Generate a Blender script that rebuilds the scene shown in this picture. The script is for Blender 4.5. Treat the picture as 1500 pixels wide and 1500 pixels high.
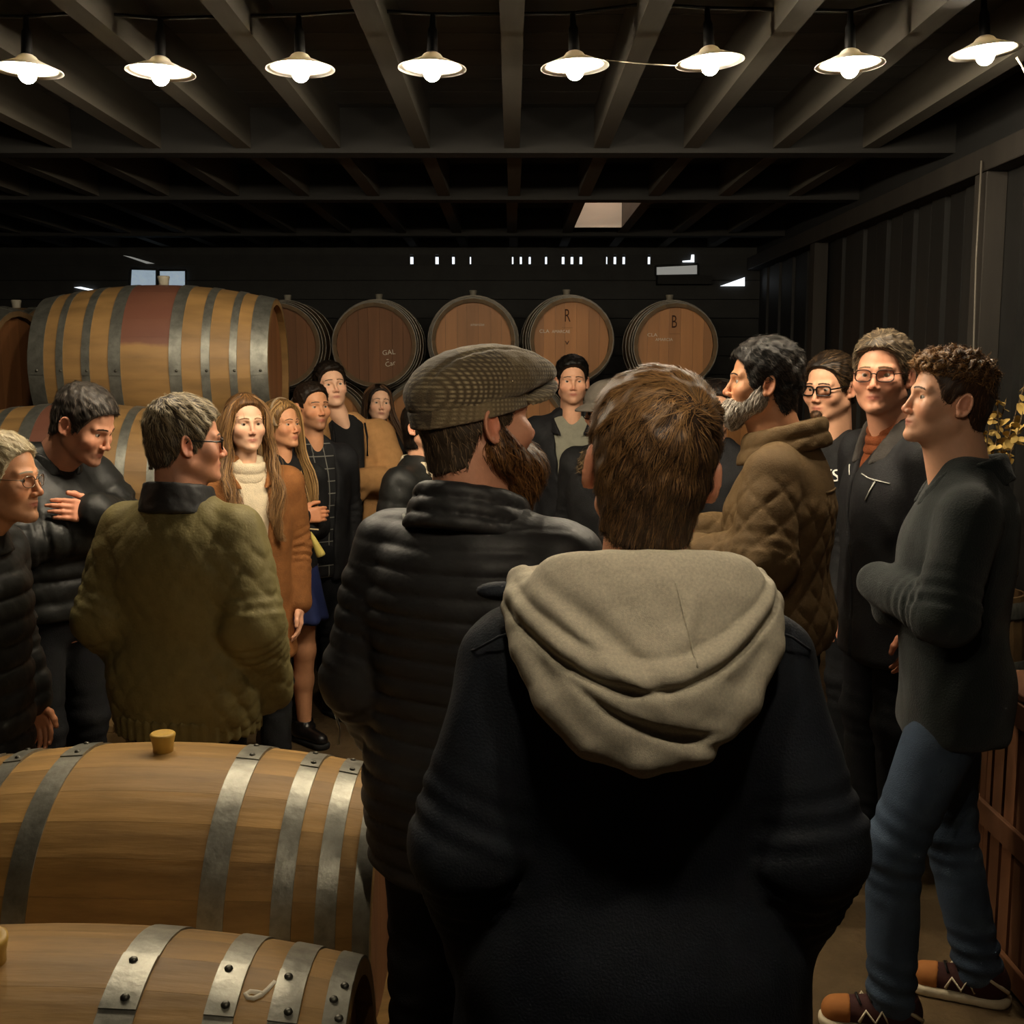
import bpy, bmesh, math, random
import numpy as np
from mathutils import Vector, Matrix, Euler

# ------------------------------------------------------------------ clear
for o in list(bpy.data.objects):
    bpy.data.objects.remove(o, do_unlink=True)
SC = bpy.context.scene
COL = SC.collection
RNG = np.random.RandomState(7)
random.seed(7)
PI = math.pi

# ------------------------------------------------------------------ camera
FPX = 1625.0                      # focal length in pixels of the 1500 px frame
CAMZ = 1.75
PITCH = math.atan(210.0 / FPX)    # the horizon stands 210 px above the centre
cam = bpy.data.cameras.new('camera')
cam.sensor_width = 36.0
cam.sensor_fit = 'HORIZONTAL'
cam.lens = 36.0 * FPX / 1500.0
cam.clip_start = 0.02
camo = bpy.data.objects.new('camera', cam)
COL.objects.link(camo)
camo.location = (0, 0, CAMZ)
camo.rotation_euler = (PI / 2 - PITCH, 0, 0)
SC.camera = camo
CP, SP = math.cos(PITCH), math.sin(PITCH)

def ray(px, py):
    cx = (px - 750) / FPX; cy = (750 - py) / FPX
    return cx, CP + cy * SP, -SP + cy * CP
def W(px, py, d):                 # point of the pixel's ray at depth d
    x, y, z = ray(px, py)
    return Vector((x / y * d, d, CAMZ + z / y * d))

# ------------------------------------------------------------------ world, exposure
world = bpy.data.worlds.new('dusk'); SC.world = world; world.use_nodes = True
bg = world.node_tree.nodes['Background']
bg.inputs[0].default_value = (0.42, 0.52, 0.72, 1)
bg.inputs[1].default_value = 0.012
SC.view_settings.view_transform = 'Standard'
SC.view_settings.look = 'None'
SC.view_settings.exposure = 0.0
SC.view_settings.gamma = 1.0
SC.view_settings.use_curve_mapping = False
LAMP_W = 26.5                     # watts of one string-lamp bulb
NEARF = 0.30                      # the two added, unseen lamps have dimmer bulbs
LAMP_COL = (1.0, 0.85, 0.63)

# ------------------------------------------------------------------ materials
MATS = {}
def lin(c):                       # sRGB 0-255 to linear
    return tuple(((v / 255.0) / 12.92 if v / 255.0 <= 0.04045 else ((v / 255.0 + 0.055) / 1.055) ** 2.4) for v in c)
def mat(name, col, rough=0.6, metal=0.0, spec=0.4, var=0.0, vscale=8.0, stretch=(1, 1, 1), bump=0.0, bscale=60.0,
        attr=False, rand=0.0, emit=None, estr=0.0, sheen=0.0, bstretch=(1, 1, 1)):
    if name in MATS: return MATS[name]
    m = bpy.data.materials.new(name); m.use_nodes = True
    nt = m.node_tree; N = nt.nodes; L = nt.links
    b = N['Principled BSDF']
    b.inputs['Roughness'].default_value = rough
    b.inputs['Metallic'].default_value = metal
    b.inputs['Specular IOR Level'].default_value = spec
    if sheen: 
        b.inputs['Sheen Weight'].default_value = sheen
        b.inputs['Sheen Roughness'].default_value = 0.6
    c = tuple(col) + (1,)
    b.inputs['Base Color'].default_value = c
    src = None
    if attr:
        a = N.new('ShaderNodeAttribute'); a.attribute_name = 'Col'
        src = a.outputs['Color']
    tc = N.new('ShaderNodeTexCoord')
    if var > 0:
        mp = N.new('ShaderNodeMapping'); mp.inputs['Scale'].default_value = stretch
        L.new(tc.outputs['Object'], mp.inputs[0])
        nz = N.new('ShaderNodeTexNoise'); nz.inputs['Scale'].default_value = vscale
        nz.inputs['Detail'].default_value = 6; nz.inputs['Roughness'].default_value = 0.65
        L.new(mp.outputs[0], nz.inputs['Vector'])
        r = N.new('ShaderNodeMapRange'); r.inputs[1].default_value = 0.28; r.inputs[2].default_value = 0.72
        r.inputs[3].default_value = 1 - var; r.inputs[4].default_value = 1 + var
        L.new(nz.outputs[0], r.inputs[0])
        mx = N.new('ShaderNodeVectorMath'); mx.operation = 'SCALE'
        if src: L.new(src, mx.inputs[0])
        else: mx.inputs[0].default_value = col
        L.new(r.outputs[0], mx.inputs['Scale'])
        src = mx.outputs[0]
    if rand > 0:
        oi = N.new('ShaderNodeObjectInfo')
        r = N.new('ShaderNodeMapRange'); r.inputs[3].default_value = 1 - rand; r.inputs[4].default_value = 1 + rand
        L.new(oi.outputs['Random'], r.inputs[0])
        mx = N.new('ShaderNodeVectorMath'); mx.operation = 'SCALE'
        if src: L.new(src, mx.inputs[0])
        else: mx.inputs[0].default_value = col
        L.new(r.outputs[0], mx.inputs['Scale'])
        src = mx.outputs[0]
    if src: L.new(src, b.inputs['Base Color'])
    if bump > 0:
        mp2 = N.new('ShaderNodeMapping'); mp2.inputs['Scale'].default_value = bstretch
        L.new(tc.outputs['Object'], mp2.inputs[0])
        n2 = N.new('ShaderNodeTexNoise'); n2.inputs['Scale'].default_value = bscale; n2.inputs['Detail'].default_value = 4
        L.new(mp2.outputs[0], n2.inputs['Vector'])
        bp = N.new('ShaderNodeBump'); bp.inputs['Strength'].default_value = bump; bp.inputs['Distance'].default_value = 0.01
        L.new(n2.outputs[0], bp.inputs['Height']); L.new(bp.outputs[0], b.inputs['Normal'])
    if emit:
        b.inputs['Emission Color'].default_value = tuple(emit) + (1,)
        b.inputs['Emission Strength'].default_value = estr
    MATS[name] = m
    return m

# ------------------------------------------------------------------ object helpers
def link(o, parent=None):
    COL.objects.link(o)
    if parent is not None: o.parent = parent
    return o
def tag(o, label, cat, group=None):
    o['label'] = label; o['category'] = cat
    if group: o['group'] = group
    return o
def empty(name, loc=(0, 0, 0), rotz=0.0, scale=1.0):
    o = bpy.data.objects.new(name, None); o.empty_display_size = 0.1
    o.location = loc; o.rotation_euler = (0, 0, rotz); o.scale = (scale,) * 3
    return link(o)
def np_mesh(name, V, F, smooth=True):
    V = np.asarray(V, dtype=np.float32); F = np.asarray(F, dtype=np.int32)
    me = bpy.data.meshes.new(name)
    n = F.shape[1]
    me.vertices.add(len(V)); me.vertices.foreach_set('co', V.ravel())
    me.loops.add(F.size); me.loops.foreach_set('vertex_index', F.ravel())
    me.polygons.add(len(F))
    me.polygons.foreach_set('loop_start', np.arange(0, F.size, n, dtype=np.int32))
    me.polygons.foreach_set('loop_total', np.full(len(F), n, dtype=np.int32))
    me.update(calc_edges=True)
    me.polygons.foreach_set('use_smooth', np.full(len(F), smooth, dtype=bool))
    me.update()
    return me
def py_mesh(name, V, F, smooth=False):
    me = bpy.data.meshes.new(name); me.from_pydata([tuple(v) for v in V], [], F)
    if smooth:
        for p in me.polygons: p.use_smooth = True
    me.update(); return me
def set_col(me, C):
    a = me.color_attributes.new('Col', 'FLOAT_COLOR', 'POINT')
    C = np.asarray(C, dtype=np.float32)
    C4 = np.ones((len(C), 4), dtype=np.float32); C4[:, :3] = C
    a.data.foreach_set('color', C4.ravel())
def obj(name, me, m, parent=None, loc=(0, 0, 0), rot=(0, 0, 0)):
    o = bpy.data.objects.new(name, me)
    if m is not None and len(me.materials) == 0: me.materials.append(m)
    o.location = loc; o.rotation_euler = rot
    return link(o, parent)
def box_geo(x0, x1, y0, y1, z0, z1):
    V = [(x, y, z) for x in (x0, x1) for y in (y0, y1) for z in (z0, z1)]
    F = [(0, 1, 3, 2), (4, 6, 7, 5), (0, 4, 5, 1), (2, 3, 7, 6), (0, 2, 6, 4), (1, 5, 7, 3)]
    return V, F
def box(name, x0, x1, y0, y1, z0, z1, m, parent=None, bev=0.0):
    V, F = box_geo(x0, x1, y0, y1, z0, z1)
    me = py_mesh(name, V, F)
    if bev > 0:
        bm = bmesh.new(); bm.from_mesh(me)
        bmesh.ops.bevel(bm, geom=bm.edges[:], offset=bev, segments=1, affect='EDGES', profile=0.5)
        bm.to_mesh(me); bm.free()
    return obj(name, me, m, parent)
def boxes(name, lst, m, parent=None):
    V = []; F = []
    for b in lst:
        v, f = box_geo(*b); n = len(V); V += v; F += [tuple(i + n for i in q) for q in f]
    return obj(name, py_mesh(name, V, F), m, parent)
def lathe(name, prof, m, parent=None, seg=24, smooth=True):     # profile (r, z) about Z
    V = []; F = []
    for r, z in prof:
        for k in range(seg):
            a = 2 * PI * k / seg; V.append((r * math.cos(a), r * math.sin(a), z))
    for i in range(len(prof) - 1):
        for k in range(seg):
            k2 = (k + 1) % seg
            F.append((i * seg + k, i * seg + k2, (i + 1) * seg + k2, (i + 1) * seg + k))
    return obj(name, py_mesh(name, V, F, smooth), m, parent)
def tube_geo(pts, rad, seg=6, closed=False):
    pts = [Vector(p) for p in pts]; n = len(pts)
    rads = [rad] * n if not isinstance(rad, (list, tuple)) else rad
    V = []; F = []
    for i, p in enumerate(pts):
        a = pts[(i - 1) % n] if (closed or i > 0) else p
        b = pts[(i + 1) % n] if (closed or i < n - 1) else p
        t = (b - a).normalized()
        u = t.cross(Vector((0, 0, 1)))
        if u.length < 0.2: u = t.cross(Vector((0, 1, 0)))
        u.normalize(); w = t.cross(u)
        for k in range(seg):
            an = 2 * PI * k / seg
            V.append(p + (u * math.cos(an) + w * math.sin(an)) * rads[i])
    m = n if closed else n - 1
    for i in range(m):
        j = (i + 1) % n
        for k in range(seg):
            k2 = (k + 1) % seg
            F.append((i * seg + k, i * seg + k2, j * seg + k2, j * seg + k))
    if not closed:
        F.append(tuple(range(seg))[::-1]); F.append(tuple((n - 1) * seg + k for k in range(seg)))
    return V, F
def tube(name, pts, rad, m, parent=None, seg=6, closed=False):
    V, F = tube_geo(pts, rad, seg, closed)
    return obj(name, py_mesh(name, V, F, True), m, parent)
def text_mesh(name, s, size, m, parent, mtx, ext=0.0006, space=1.0, shear=0.0):
    cu = bpy.data.curves.new(name, 'FONT'); cu.body = s; cu.size = size; cu.extrude = ext; cu.resolution_u = 3
    cu.align_x = 'CENTER'; cu.align_y = 'CENTER'; cu.space_character = space; cu.shear = shear
    t = bpy.data.objects.new(name, cu); COL.objects.link(t)
    dg = bpy.context.evaluated_depsgraph_get()
    me = bpy.data.meshes.new_from_object(t.evaluated_get(dg))
    bpy.data.objects.remove(t, do_unlink=True)
    me.materials.clear()
    o = obj(name, me, m, parent); o.matrix_local = mtx
    return o

# ------------------------------------------------------------------ distance-field modelling
def v3(*a): return np.array(a, dtype=np.float64)
def ell(P, c, r):
    q = P - np.asarray(c, float); r = np.asarray(r, float)
    k0 = np.linalg.norm(q / r, axis=1); k1 = np.linalg.norm(q / (r * r), axis=1)
    return k0 * (k0 - 1.0) / np.maximum(k1, 1e-6)
def sph(P, c, r): return np.linalg.norm(P - np.asarray(c, float), axis=1) - r
def cone(P, a, b, ra, rb):
    a = np.asarray(a, float); ba = np.asarray(b, float) - a; pa = P - a
    h = np.clip(pa @ ba / max(ba @ ba, 1e-9), 0, 1)
    return np.linalg.norm(pa - h[:, None] * ba, axis=1) - (ra + (rb - ra) * h)
def limb(P, a, b, ra, rb):        # cone with length and girth coordinates
    a = np.asarray(a, float); ba = np.asarray(b, float) - a; pa = P - a
    L = math.sqrt(ba @ ba); t = ba / L
    h = np.clip(pa @ ba / (L * L), 0, 1)
    q = pa - h[:, None] * ba
    u = np.cross(t, v3(0, 1, 0.01)); u /= np.linalg.norm(u); w = np.cross(t, u)
    ang = np.arctan2(q @ w, q @ u)
    return np.linalg.norm(q, axis=1) - (ra + (rb - ra) * h), h * L, ang
def smin(a, b, k):
    h = np.clip(0.5 + 0.5 * (b - a) / k, 0, 1)
    return b + (a - b) * h - k * h * (1 - h)
def smax(a, b, k): return -smin(-a, -b, k)
def chain(P, pts, rads, k=0.01):
    d = None
    for i in range(len(pts) - 1):
        e = cone(P, pts[i], pts[i + 1], rads[i], rads[i + 1])
        d = e if d is None else smin(d, e, k)
    return d
def hermite(xs, ys, x):
    xs = np.asarray(xs, float); ys = np.asarray(ys, float)
    m = np.gradient(ys, xs)
    i = np.clip(np.searchsorted(xs, x) - 1, 0, len(xs) - 2)
    hh = xs[i + 1] - xs[i]; t = np.clip((x - xs[i]) / hh, 0, 1)
    t2 = t * t; t3 = t2 * t
    return (2*t3-3*t2+1)*ys[i] + (t3-2*t2+t)*hh*m[i] + (-2*t3+3*t2)*ys[i+1] + (t3-t2)*hh*m[i+1]
def loft(P, K, n=2.3, capk=0.03): # rows: z, cx, cy, half width, front depth, back depth
    K = np.asarray(K, float); z = P[:, 2]; zz = np.clip(z, K[0, 0], K[-1, 0])
    g = [hermite(K[:, 0], K[:, i], zz) for i in range(1, 6)]
    dx = P[:, 0] - g[0]; dy = P[:, 1] - g[1]
    dp = np.where(dy < 0, g[3], g[4]); w = g[2]
    q = ((np.abs(dx) / w) ** n + (np.abs(dy) / dp) ** n) ** (1.0 / n)
    d = (q - 1) * np.minimum(w, dp)
    e = np.maximum(z - K[-1, 0], K[0, 0] - z)
    return smax(d, e, capk)
def wob(P, f, ph=0.0):            # smooth pseudo-noise in [-1, 1]
    x, y, z = P[:, 0] * f, P[:, 1] * f, P[:, 2] * f
    return (np.sin(1.7*x + 2.1*y - 0.6*z + ph) + np.sin(-1.3*x + 1.1*y + 1.9*z + 2.3*ph + 1) + np.sin(0.7*x - 1.9*y + 1.4*z + 4.1 + ph)
            + 0.5*np.sin(3.3*x + 2.7*z + ph) + 0.5*np.sin(3.1*y - 2.9*z + 2 + ph)) / 4.0

def nets(f, lo, hi, h, B=4):
    lo = np.asarray(lo, float); hi = np.asarray(hi, float)
    nb = np.ceil((hi - lo) / (h * B)).astype(int)
    n = nb * B + 1
    bc = np.stack(np.meshgrid(*[lo[i] + (np.arange(nb[i]) + 0.5) * B * h for i in range(3)], indexing='ij'), -1)
    cd = f(bc.reshape(-1, 3)).reshape(nb)
    keep = np.abs(cd) < B * h * 0.87 * 1.7 + 0.012
    vals = np.ones(n)
    vals[:-1, :-1, :-1] = np.repeat(np.repeat(np.repeat(np.sign(cd), B, 0), B, 1), B, 2)
    pm = np.zeros(n, bool)
    kk = np.repeat(np.repeat(np.repeat(keep, B, 0), B, 1), B, 2)
    for a in (0, 1):
        for b in (0, 1):
            for c in (0, 1):
                pm[a:a + kk.shape[0], b:b + kk.shape[1], c:c + kk.shape[2]] |= kk
    idx = np.argwhere(pm)
    vals[pm] = f(lo + idx * h)
    s = vals < 0
    C = np.zeros(np.array(n) - 1, np.int8)
    for a in (0, 1):
        for b in (0, 1):
            for c in (0, 1):
                C += s[a:n[0]-1+a, b:n[1]-1+b, c:n[2]-1+c]
    act = (C > 0) & (C < 8)
    ci = np.argwhere(act)
    vid = np.full(act.shape, -1, np.int64); vid[act] = np.arange(len(ci))
    acc = np.zeros((len(ci), 3)); cnt = np.zeros(len(ci))
    cor = [(a, b, c) for a in (0, 1) for b in (0, 1) for c in (0, 1)]
    cv = {k: vals[ci[:, 0] + k[0], ci[:, 1] + k[1], ci[:, 2] + k[2]] for k in cor}
    for k in cor:
        for ax in range(3):
            if k[ax] == 0:
                k2 = list(k); k2[ax] = 1; k2 = tuple(k2)
                a, b = cv[k], cv[k2]
                m = (a < 0) != (b < 0)
                t = np.where(m, a / np.where(m, a - b, 1), 0)
                p = np.zeros((len(ci), 3)); p[:] = k; p[:, ax] = t
                acc[m] += p[m]; cnt[m] += 1
    V = lo + (ci + acc / cnt[:, None]) * h
    Q = []
    for ax in range(3):
        o1, o2 = (ax + 1) % 3, (ax + 2) % 3
        sl0 = [slice(None)] * 3; sl1 = [slice(None)] * 3
        sl0[ax] = slice(0, n[ax] - 1); sl1[ax] = slice(1, n[ax])
        A = s[tuple(sl0)]; Bs = s[tuple(sl1)]
        e = np.argwhere(A != Bs)
        e = e[(e[:, o1] > 0) & (e[:, o2] > 0) & (e[:, o1] < n[o1] - 1) & (e[:, o2] < n[o2] - 1)]
        if len(e) == 0: continue
        flip = s[e[:, 0], e[:, 1], e[:, 2]]
        def vi(d1, d2):
            q = e.copy(); q[:, o1] += d1; q[:, o2] += d2
            return vid[q[:, 0], q[:, 1], q[:, 2]]
        q = np.stack([vi(-1, -1), vi(0, -1), vi(0, 0), vi(-1, 0)], 1)
        q = np.where(flip[:, None], q, q[:, ::-1])
        Q.append(q)
    return V, np.concatenate(Q)
def sdf_obj(name, f, lo, hi, h, m, parent=None, col=None):
    V, F = nets(f, lo, hi, h)
    me = np_mesh(name, V, F)
    if col is not None: set_col(me, col(V))
    return obj(name, me, m, parent)
def grad(f, P, e=0.002):
    d0 = f(P); g = np.zeros_like(P)
    for i in range(3):
        q = P.copy(); q[:, i] += e; g[:, i] = (f(q) - d0) / e
    return d0, g / np.maximum(np.linalg.norm(g, axis=1), 1e-6)[:, None]

# ================================================================== setting
WALLX, BACKY, REARY, LEFTX = 2.05, 9.4, -2.6, -4.7
JZ0, JZ1 = 2.75, 2.93             # joist underside, board underside
m_conc = mat('concrete_floor', lin((88, 70, 44)), 0.85, var=0.45, vscale=2.2, bump=0.5, bscale=28)
m_joist = mat('joist_wood', lin((76, 72, 64)), 0.75, var=0.25, vscale=10, stretch=(1, .12, 1), rand=0.15)
m_deck = mat('ceiling_board', lin((70, 70, 68)), 0.85, var=0.3, vscale=6, stretch=(.1, 1, 1), rand=0.2)
m_black = mat('tarred_board', lin((42, 42, 40)), 0.7, var=0.3, vscale=7, rand=0.25)
m_blackv = mat('tarred_board_upright', lin((36, 35, 33)), 0.6, var=0.35, vscale=7, stretch=(1, 1, .1), rand=0.35)
m_dark = mat('dark_wall', lin((34, 34, 33)), 0.8, var=0.2, vscale=4)

m_girder = mat('girder_wood', lin((36, 35, 33)), 0.8, var=0.25, vscale=8, stretch=(.12, 1, 1))
m_post = mat('post_wood', lin((44, 40, 35)), 0.8, var=0.3, vscale=8, stretch=(1, 1, .12))
def struct(o): o['kind'] = 'structure'; return o
def s_empty(name): return struct(empty(name))

fl = struct(box('floor', LEFTX - .1, WALLX + .3, REARY - .1, BACKY + .1, -0.12, 0.0, m_conc))
wl = struct(box('wall_left', LEFTX - .12, LEFTX, REARY, BACKY + .1, 0, 3.0, m_dark))

ceil = s_empty('ceiling')
k = 0; y = REARY
SKX0, SKX1, SKY0, SKY1 = 0.447, 0.783, 6.86, 8.12
while y < BACKY:
    y2 = min(y + 0.21, BACKY + .05)
    if y2 > SKY0 and y < SKY1:
        box('plank', LEFTX - .1, SKX0, y, y2 - .006, JZ1, JZ1 + .03, m_deck, ceil)
        box('plank', SKX1, WALLX + .2, y, y2 - .006, JZ1, JZ1 + .03, m_deck, ceil)
        if y < SKY0: box('plank', SKX0, SKX1, y, SKY0 - .02, JZ1, JZ1 + .03, m_deck, ceil)
        if y2 > SKY1: box('plank', SKX0, SKX1, SKY1 + .02, y2 - .006, JZ1, JZ1 + .03, m_deck, ceil)
    else:
        box('plank', LEFTX - .1, WALLX + .2, y, y2 - .006, JZ1, JZ1 + .03, m_deck, ceil)
    y += 0.21
box('roof_membrane', LEFTX - .1, SKX0 - .03, REARY, BACKY + .1, JZ1 + .031, JZ1 + .05, m_dark, ceil)
box('roof_membrane', SKX1 + .03, WALLX + .3, REARY, BACKY + .1, JZ1 + .031, JZ1 + .05, m_dark, ceil)
box('roof_membrane', SKX0 - .03, SKX1 + .03, REARY, SKY0 - .03, JZ1 + .031, JZ1 + .05, m_dark, ceil)
box('roof_membrane', SKX0 - .03, SKX1 + .03, SKY1 + .03, BACKY + .1, JZ1 + .031, JZ1 + .05, m_dark, ceil)
GIRD = [5.3, 6.72, 8.5]
bays = [(REARY, 5.25), (5.37, 6.67), (6.79, 8.45), (8.57, BACKY)]
for bi, (a, b) in enumerate(bays):
    me = None
    for j in range(-11, 6):
        xj = j * 0.41 + (0.012 if bi % 2 else 0)
        if xj > WALLX - .1: continue
        if me is None:
            V, F = box_geo(-.035, .035, a, b, JZ0, JZ1); me = py_mesh('joist', V, F); me.materials.append(m_joist)
        obj('joist', me, None, ceil, loc=(xj, 0, 0))
for g in GIRD:
    box('girder', LEFTX, WALLX, g - .05, g + .07, JZ0 - .02, JZ1, m_girder, ceil)

# skylight shaft
sk = s_empty('window_1')
m_shaft = mat('shaft_board_pale', lin((206, 198, 182)), 0.7, var=0.12, vscale=5, stretch=(.3, 1, 1))
m_shafto = mat('shaft_board_pine', lin((190, 128, 66)), 0.6, var=0.2, vscale=8, stretch=(1, .15, 1))
m_sky = mat('skylight_pane', (0.8, 0.8, 0.8), 0.4, emit=(1.0, 0.93, 0.82), estr=4.2)
box('shaft_board', SKX0, SKX1, SKY1, SKY1 + .02, JZ0 + .001, 3.16, m_shaft, sk)
box('shaft_board', SKX0, SKX1, SKY1, SKY1 + .02, 3.165, 3.42, m_shaft, sk)
box('shaft_board', SKX1, SKX1 + .02, SKY0, SKY1, JZ1, 3.42, m_shafto, sk)
box('shaft_board', SKX0 - .02, SKX0, SKY0, SKY1, JZ1, 3.42, m_shafto, sk)
box('shaft_board', SKX0, SKX1, SKY0 - .02, SKY0, JZ0 + .001, 3.42, m_shaft, sk)
box('pane', SKX0 - .02, SKX1 + .02, SKY0 - .02, SKY1 + .02, 3.425, 3.44, m_sky, sk)

# right wall: upright boards, plate, post
wr = s_empty('wall_right')
box('backing', WALLX + .035, WALLX + .12, REARY, BACKY, 0, JZ1, m_dark, wr)
V, F = box_geo(0, .03, 0, .165, 0, 2.56)
me = py_mesh('board', V, F); me.materials.append(m_blackv)
y = REARY; i = 0
while y < BACKY - .1:
    o = obj('board', me, None, wr, loc=(WALLX + (0.0 if i % 2 else .012), y, 0)); y += .205; i += 1
box('wall_plate', WALLX - .1, WALLX + .03, REARY, BACKY, 2.56, 2.66, m_post, wr, bev=.004)
box('wall_plate', WALLX - .02, WALLX + .05, REARY, BACKY, 2.66, JZ1, m_dark, wr)
for d in (4.78, 7.4):
    box('post', WALLX - .09, WALLX, d - .06, d + .06, 0, 2.56, m_post, wr, bev=.004)

# back wall: level boards, vent strip with slits, small panes
wb = s_empty('wall_back')
box('backing', LEFTX, WALLX + .1, BACKY + .045, BACKY + .09, 0, 3.0, m_dark, wb)
z = 0.0
while z < 2.58:
    box('board', LEFTX, WALLX + .03, BACKY + (.008 if int(z / .155) % 2 else 0), BACKY + .04, z, min(z + .149, 2.60), m_black, wb)
    z += .155
box('board', LEFTX, WALLX + .03, BACKY, BACKY + .04, 2.69, JZ1, m_black, wb)
m_out = mat('daylight_sheet', (0.8, 0.8, 0.8), 0.5, emit=(0.86, 0.93, 1.0), estr=1.3)
m_out2 = mat('daylight_sheet_blue', (0.6, 0.65, 0.7), 0.5, emit=(0.50, 0.66, 0.80), estr=0.42, var=0.3, vscale=9)
m_out3 = mat('daylight_sheet_grey', (0.6, 0.6, 0.6), 0.5, emit=(0.72, 0.74, 0.70), estr=0.22)
vent = s_empty('trim_1')
slits = [(603, 5), (640, 5), (664, 4), (689, 2), (751, 2), (763, 3), (776, 3), (800, 3), (825, 4), (838, 4), (851, 4), (889, 2), (901, 4), (914, 4), (951, 4)]
xs = []
for px, w in slits:
    c = W(px, 379, BACKY).x; hw = w * .5 * BACKY / FPX / 1.02; xs.append((c - hw, c + hw))
box('pane', xs[0][0] - .1, xs[-1][1] + .1, BACKY + .038, BACKY + .042, 2.615, 2.672, m_out, vent)
edges = [LEFTX] + [v for p in xs for v in p] + [WALLX + .03]
for i in range(0, len(edges), 2):
    box('vent_block', edges[i], edges[i + 1], BACKY, BACKY + .036, 2.60, 2.69, m_black, vent)
def pane_window(name, corners, m, d=BACKY - .02, frame=True):
    r = s_empty(name)
    P = [W(px, py, d) for px, py in corners]
    V = [p + Vector((0, 0, 0)) for p in P] + [p + Vector((0, .012, 0)) for p in P]
    n = len(P)
    F = [tuple(range(n)), tuple(range(2 * n - 1, n - 1, -1))] + [(i, i + n, (i + 1) % n + n, (i + 1) % n) for i in range(n)]
    obj('pane', py_mesh('pane', V, F), m, r)
    if frame:
        ctr = sum(P, Vector()) / n
        for i in range(n):
            a = P[i]; b = P[(i + 1) % n]
            tube('frame_bar', [a + (a - ctr) * .02, b + (b - ctr) * .02], .009, m_black, r, seg=4)
    return r
pane_window('window_2', [(192, 394), (229, 395), (229, 428), (190, 428)], m_out2)
pane_window('window_3', [(233, 396), (272, 396), (272, 428), (233, 428)], m_out2)
pane_window('window_4', [(961, 390), (1022, 387), (1022, 403), (961, 404)], m_out3)
pane_window('window_5', [(1055, 419), (1091, 406), (1091, 419)], m_out, frame=False)
pane_window('window_6', [(108, 421), (118, 420), (141, 425), (136, 427)], m_out, frame=False)
pane_window('window_7', [(180, 374), (192, 376), (226, 386), (214, 386)], m_out3, frame=False)
pane_window('window_8', [(1000, 382), (1012, 381), (1013, 373), (1017, 373), (1017, 384), (1000, 384)], m_out, frame=False)
box('sill_board', W(961, 400, BACKY).x, W(1040, 400, BACKY).x, BACKY - .12, BACKY, 2.44, 2.51, m_dark, wb)

# rear wall behind the camera with the open barn door
wq = struct(boxes('wall_rear', [(LEFTX, -1.3, REARY - .12, REARY, 0, 3.0), (1.3, WALLX + .1, REARY - .12, REARY, 0, 3.0),
                                (-1.3, 1.3, REARY - .12, REARY, 2.3, 3.0)], m_dark))

# ================================================================== string lamps
m_shade = bpy.data.materials.new('enamel_shade'); m_shade.use_nodes = True
nt = m_shade.node_tree; b = nt.nodes['Principled BSDF']
b.inputs['Base Color'].default_value = (0.92, 0.9, 0.84, 1); b.inputs['Roughness'].default_value = 0.35
tr = nt.nodes.new('ShaderNodeBsdfTranslucent'); tr.inputs[0].default_value = (1, .9, .7, 1)
mx = nt.nodes.new('ShaderNodeMixShader'); mx.inputs[0].default_value = 0.10
nt.links.new(b.outputs[0], mx.inputs[1]); nt.links.new(tr.outputs[0], mx.inputs[2])
nt.links.new(mx.outputs[0], nt.nodes['Material Output'].inputs[0])
m_bulb = mat('lit_bulb', (1, 1, 1), 0.3, emit=LAMP_COL, estr=LAMP_W / (PI * 4 * PI * .026 ** 2))
m_bulb2 = mat('added_bulb_dim', (1, 1, 1), 0.3, emit=LAMP_COL, estr=LAMP_W * NEARF / (PI * 4 * PI * .026 ** 2))
m_blk = mat('black_plastic', (0.012, 0.012, 0.012), 0.4)
LD = 3.5
lamps = [(40, 103), (235, 106), (440, 101), (633, 100), (842, 98), (1040, 91), (1245, 95), (1443, 76)]
tilts = [.03, .04, -.01, .02, -.05, -.08, -.03, -.08]
cab = []
def lamp_proto():
    r = empty('pendant_lamp')
    lathe('shade', [(.016, .046), (.026, .040), (.034, .030), (.070, .014), (.1035, .0), (.1040, -.002), (.070, .011), (.033, .026), (.016, .034)], m_shade, r, 40)
    lathe('socket', [(.0, .16), (.008, .158), (.010, .12), (.015, .11), (.017, .048), (.017, .030), (.0, .028)], m_blk, r, 14)
    prof = [(.0005, .028), (.012, .026), (.014, .004)] + [(.026 * math.sin(a), -.013 + .026 * math.cos(a)) for a in np.linspace(.65, PI - .02, 9)]
    lathe('bulb', prof, m_bulb, r, 16)
    return r
proto = lamp_proto()
for i, (px, py) in enumerate(lamps):
    p = W(px, py, LD)
    if i == 0: r = proto
    else:
        r = proto.copy(); COL.objects.link(r)
        for ch in proto.children:
            c = ch.copy(); COL.objects.link(c); c.parent = r
    r.location = p; r.rotation_euler = (0.0, tilts[i], 0.0)
    tag(r, 'lit string lamp with flat white dish shade and bare bulb under the joists', 'lamp', 'lamps on the string across the ceiling')
    cab.append(p + Vector((0, 0, .155)))
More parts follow.
